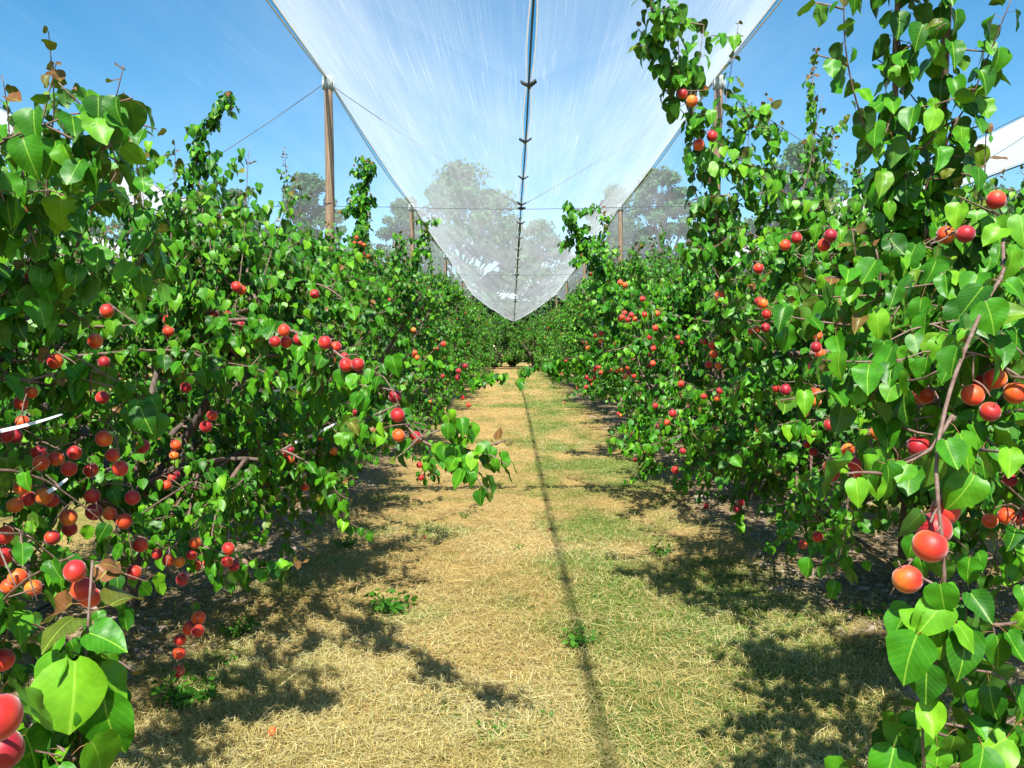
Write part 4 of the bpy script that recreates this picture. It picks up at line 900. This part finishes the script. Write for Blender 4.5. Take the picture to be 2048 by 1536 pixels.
def net_panel(side, k, seed):
    "cloth from the ridge down to the valley"
    xv = VX + BAY * k; ns = 40; yy = np.arange(NET_Y0, NET_Y1 + .01, .10); n = len(yy)
    s = np.linspace(0, 1, ns)[None]; Y = np.repeat(yy[:, None], ns, 1)
    off = .010 + .022 * np.abs(np.sin(math.pi * (Y - 1.6) / 9.6))            # the edge cord hangs a little inside the ridge cable
    xr = side * (BAY / 2 - off); xg = side * gap(Y)
    X = xv + xr + (xg - xr) * s
    sagr = .10 * np.abs(np.sin(math.pi * (Y - 1.6) / 9.6))
    z0 = RZ - .03 - sagr; z1 = VZ + .01
    Z = z0 + (z1 - z0) * s - .16 * 4 * s * (1 - s) * .8 + .03 * np.sin(Y * .65 + k) * s * (1 - s) * 4
    w_ = (vnoise(X * 1.0 + 50, Y * .12 + 90, .16, seed) - .5) * .035 + (vnoise(X + 50 + .05 * Y, Y * .3 + 90, .5, seed + 1) - .5) * .05
    Z = Z + w_ * np.sin(math.pi * np.clip(s, 0, 1)) ** .5
    V = np.stack([X, Y, Z], -1).reshape(-1, 3)
    ii = (np.arange(n - 1)[:, None] * ns + np.arange(ns - 1)[None]).ravel(); Q = np.stack([ii, ii + 1, ii + ns + 1, ii + ns], -1)
    UV = np.stack([s.repeat(n, 0) * 3.1 + k * 7 + side * 3.3 + Y * .02 * side, Y + k * 13.7], -1).reshape(-1, 2)
    e0 = V.reshape(n, ns, 3)[:, 0]; e1 = V.reshape(n, ns, 3)[:, -1]; e2 = V.reshape(n, ns, 3)[-1]
    wt = 1.35 if k == 0 else (.45 if side * k < 0 else 4.5)     # the outer nets are drawn closer together
    gather = (wt * (.95 + 1.2 * (1 - s.repeat(n, 0)) ** 2.0)).ravel()
    return mesh_np('net_panel', V, Q, [M_NET], uv=UV, attrs={'gather': gather}), e0, e1, e2
def clip_mesh():
    G = Geo()
    for sgn in (-1, 1):     # two wings of a folded plate, toothed at the rim
        a = sgn * .55; ax = [[math.cos(a), 0, math.sin(a)], [0, 1, 0], [-math.sin(a), 0, math.cos(a)]]
        G.box(np.array([sgn * .024, 0, .012]), np.array([.024, .030, .006]), ax)
        for j in (-1, 0, 1): G.box(np.array([sgn * .050, j * .021, .029]), np.array([.008, .007, .006]), ax)
    G.tube([[0, -.036, -.002], [0, .036, -.002]], [.012, .012], 8)
    return mesh_np('net_clip', np.vstack(G.V), np.vstack(G.Q), [M_BLACK], smooth_=False)
CLIP = clip_mesh()
bayname = {0: 'the aisle', -1: 'the first alley to the left', 1: 'the first alley to the right', -2: 'the second alley to the left', 2: 'the second alley to the right'}
for k in range(-2, 3):
    xv = VX + BAY * k; root = empty('hail_net', (xv, 0, 0)); inv = -np.array([xv, 0, 0])
    for side in (-1, 1):
        me, e0, e1, e2 = net_panel(side, k, 70 + k * 2 + side)
        o = link('net_panel', me, root); me.transform(__import__('mathutils').Matrix.Translation(Vector(inv)))
        G = Geo(); G.tube(e0[::3] + inv, .010, 6); G.build('edge_cord', [M_ROPE], root)
        G = Geo(); G.tube(e2[::2] + inv, .014, 6); G.build('end_hem', [M_BAND], root)
        # flat selvedge bands on both sides of the valley
        e = e1 + inv; up = np.array([side * .011, 0, .002]); b = np.array([side * -.002, 0, -.004])
        lo = np.array([0, 0, -.003])
        V = np.stack([e + b, e + b + up, e + b + up + lo, e + b + lo], 1).reshape(-1, 3); n = len(e)
        i0 = np.arange(n - 1)[:, None] * 4; Q = np.concatenate([np.stack([i0[:, 0] + c, i0[:, 0] + (c + 1) % 4, i0[:, 0] + 4 + (c + 1) % 4, i0[:, 0] + 4 + c], -1) for c in range(4)])
        link('selvedge_band', mesh_np('selvedge_band', V, Q, [M_BAND]), root)
    for y in CLIPS:
        if k != 0 and y < 2: continue
        c = link('net_clip', CLIP, root, (0, y, VZ - .018)); c.rotation_euler = (rng.gauss(0, .05), rng.gauss(0, .08), rng.gauss(0, .06))
    tag(root, f'white hail net sagging in a V over {bayname[k]}', 'hail net', 'white hail nets over the alleys')
    G = Geo(); G.tube([[xv + .004 * math.sin(y_), y_, VZ - .010] for y_ in np.arange(NET_Y0, NET_Y1 + 4, 1.0)], .0075, 6)
    tag(G.build('valley_cable', [M_WIRE]), f'dark cable in the net valley over {bayname[k]}', 'cable', 'valley cables')
# brace joints where the zigzag wires meet the valley of the middle net
for i, y in enumerate(POLE_Y):
    G = Geo(); G.tube([[VX - .05, y, VZ - .03], [VX, y, VZ - .035], [VX + .06, y, VZ - .03]], [.012, .024, .014], 8)
    G.tube([[VX, y - .05, VZ - .03], [VX, y + .05, VZ - .03]], [.016, .016], 8)
    tag(G.build('wire_joint', [M_BLACK]), f'black joint tying brace wires to the middle net valley at the {ORD[i]} pole line', 'wire joint', 'wire joints under the middle net')

# ------------------------------------------------------------------ small things
def strap(a, b, wd, label):
    a = np.asarray(P(*a)); b = np.asarray(P(*b)); t = np.linspace(0, 1, 14)[:, None]; p = a + (b - a) * t - np.array([0, 0, .03]) * 4 * t * (1 - t) * np.linalg.norm(b - a)
    d = nrm(b - a); s = nrm(np.cross(d, [0, 1, 0])) * wd; th = nrm(np.cross(d, s)) * .0012
    tw = np.cos(np.linspace(0, 1.1, 14))[:, None]
    V = np.stack([p - s * tw - th, p + s * tw - th, p + s * tw + th, p - s * tw + th], 1).reshape(-1, 3); i0 = np.arange(13) * 4
    Q = np.concatenate([np.stack([i0 + c, i0 + (c + 1) % 4, i0 + 4 + (c + 1) % 4, i0 + 4 + c], -1) for c in range(4)])
    tag(link('tie_strap', mesh_np('tie_strap', V, Q, [M_STRAP], smooth_=False)), label, 'strap', 'white tie straps in the left trees')
strap((-60, 872, 2.15), (125, 828, 2.3), .0055, 'white tie strap stretched through the nearest left tree at the photo edge')
strap((590, 884, 3.55), (672, 846, 3.6), .0075, 'white tie strap in the second left tree above the fruit cluster')
strap((545, 782, 3.4), (608, 768, 3.5), .005, 'short white tie strap among upper leaves of the second left tree')
strap((95, 985, 2.3), (135, 957, 2.35), .006, 'small pale tie strap low in the nearest left tree')

for x, lab, sd in ((LX - .35, 'black drip hose lying on the soil under the row left of the aisle', 1), (RX + .15, 'black drip hose lying on the soil under the row right of the aisle', 2)):
    yy = np.arange(.5, 50, .25); xx = x + .05 * np.sin(yy * .7 + sd) + .02 * np.sin(yy * 2.1)
    G = Geo(); G.tube(np.stack([xx, yy, zg(xx, yy) + .028], -1), .011, 8); tag(G.build('drip_hose', [M_BLACK]), lab, 'hose', 'drip hoses')

def ground_at(px, py):
    lo, hi_ = 1.0, 60.0
    for _ in range(40):
        m_ = (lo + hi_) / 2; p = P(px, py, m_)
        if p[2] > float(zg(p[0], p[1])): lo = m_
        else: hi_ = m_
    p = P(px, py, lo); return np.array([p[0], p[1], float(zg(p[0], p[1]))])
for px, py, s, lab in ((1412, 1018, 1.15, 'fallen red apricot on straw just left of the low hanging cluster'), (545, 1474, .8, 'small orange fallen apricot in the straw near the bottom left shadows'),
                       (1128, 808, 1.2, 'fallen orange apricot far down the aisle near the green strip'), (1100, 1063, .7, 'tiny fallen apricot beside the valley shadow'), (848, 1078, .7, 'small shrivelled fallen apricot in open straw left of the valley shadow')):
    p = ground_at(px, py); o = link('fallen_apricot', FRUITS[1], None, (p[0], p[1], p[2] + .028 * s)); o.scale = (s, s, s * .9); o.rotation_euler = (1.2, .3, px)
    tag(o, lab, 'apricot', 'apricots fallen on the ground')

def make_weed(seed, n=26, R=.11, ls=.03):
    g = np.random.default_rng(seed); root = empty('weed', (0, 0, 0)); LV = Leaves(g); G = Geo()
    for i in range(n):
        a = g.random() * 6.283; e = np.array([math.cos(a), math.sin(a), g.uniform(.2, .8)]) * R * g.uniform(.4, 1); e[2] = abs(e[2])
        p = curve([0, 0, -.01], e, .2, 5, g); G.tube(p, np.linspace(.0018, .001, 5), 4); LV.along(p, .022, ls, 0, .25, droop=.1)
    G.build('stem', [M_WEED_STEM], root); link('foliage', foliage_mesh('foliage', LV.cat(), np.zeros(3), g, False, False, M_WEED), root)
    return root
M_WEED_STEM = simple('weed_stem', (.08, .18, .03), .6, noise=(.14, .2, .06), scale=30)
wp = [make_weed(91), make_weed(92, 34, .16, .035), make_weed(93, 14, .07, .026)]
W = [(785, 1225, 1, 'green weed in the straw below the left bough shadow'), (380, 1405, 1, 'leafy green weed beneath the hanging twig of orange fruit'), (1035, 1095, 2, 'little weed in open straw left of the valley shadow, middle distance'),
     (1210, 828, 0, 'green weed at the right edge of the far aisle'), (1320, 1110, 0, 'green weed near the top of the right shadow patch'), (985, 1465, 2, 'tiny weed in straw near the bottom middle'),
     (1088, 1433, 2, 'tiny weed just left of the valley shadow near the bottom'), (480, 1270, 0, 'small weed at the edge of the lower left shadow'), (1445, 1000, 0, 'small green weed beside the low hanging cluster'),
     (1750, 1060, 1, 'broad green weed on soil behind the hanging right branch'), (1740, 1235, 0, 'small weed on shaded soil under the right row'), (930, 1035, 2, 'tiny weed where the left bough shadow ends'),
     (1160, 1290, 0, 'green weed on the valley shadow'), (690, 1095, 0, 'weed at the foot of the left row beside the shadow'), (455, 1330, 2, 'tiny weed in the lower left straw'), (1800, 1050, 0, 'pale green weed on sunlit soil under the right row')]
seen = set()
for px, py, k, lab in W:
    p = ground_at(px, py)
    if k in seen: r = dup(wp[k], tuple(p), px * .3, (1, 1, 1))
    else: seen.add(k); r = wp[k]; r.location = tuple(p)
    s = rng.uniform(.8, 1.15); r.scale = (s, s, s); tag(r, lab, 'weed', 'green weeds in the straw')
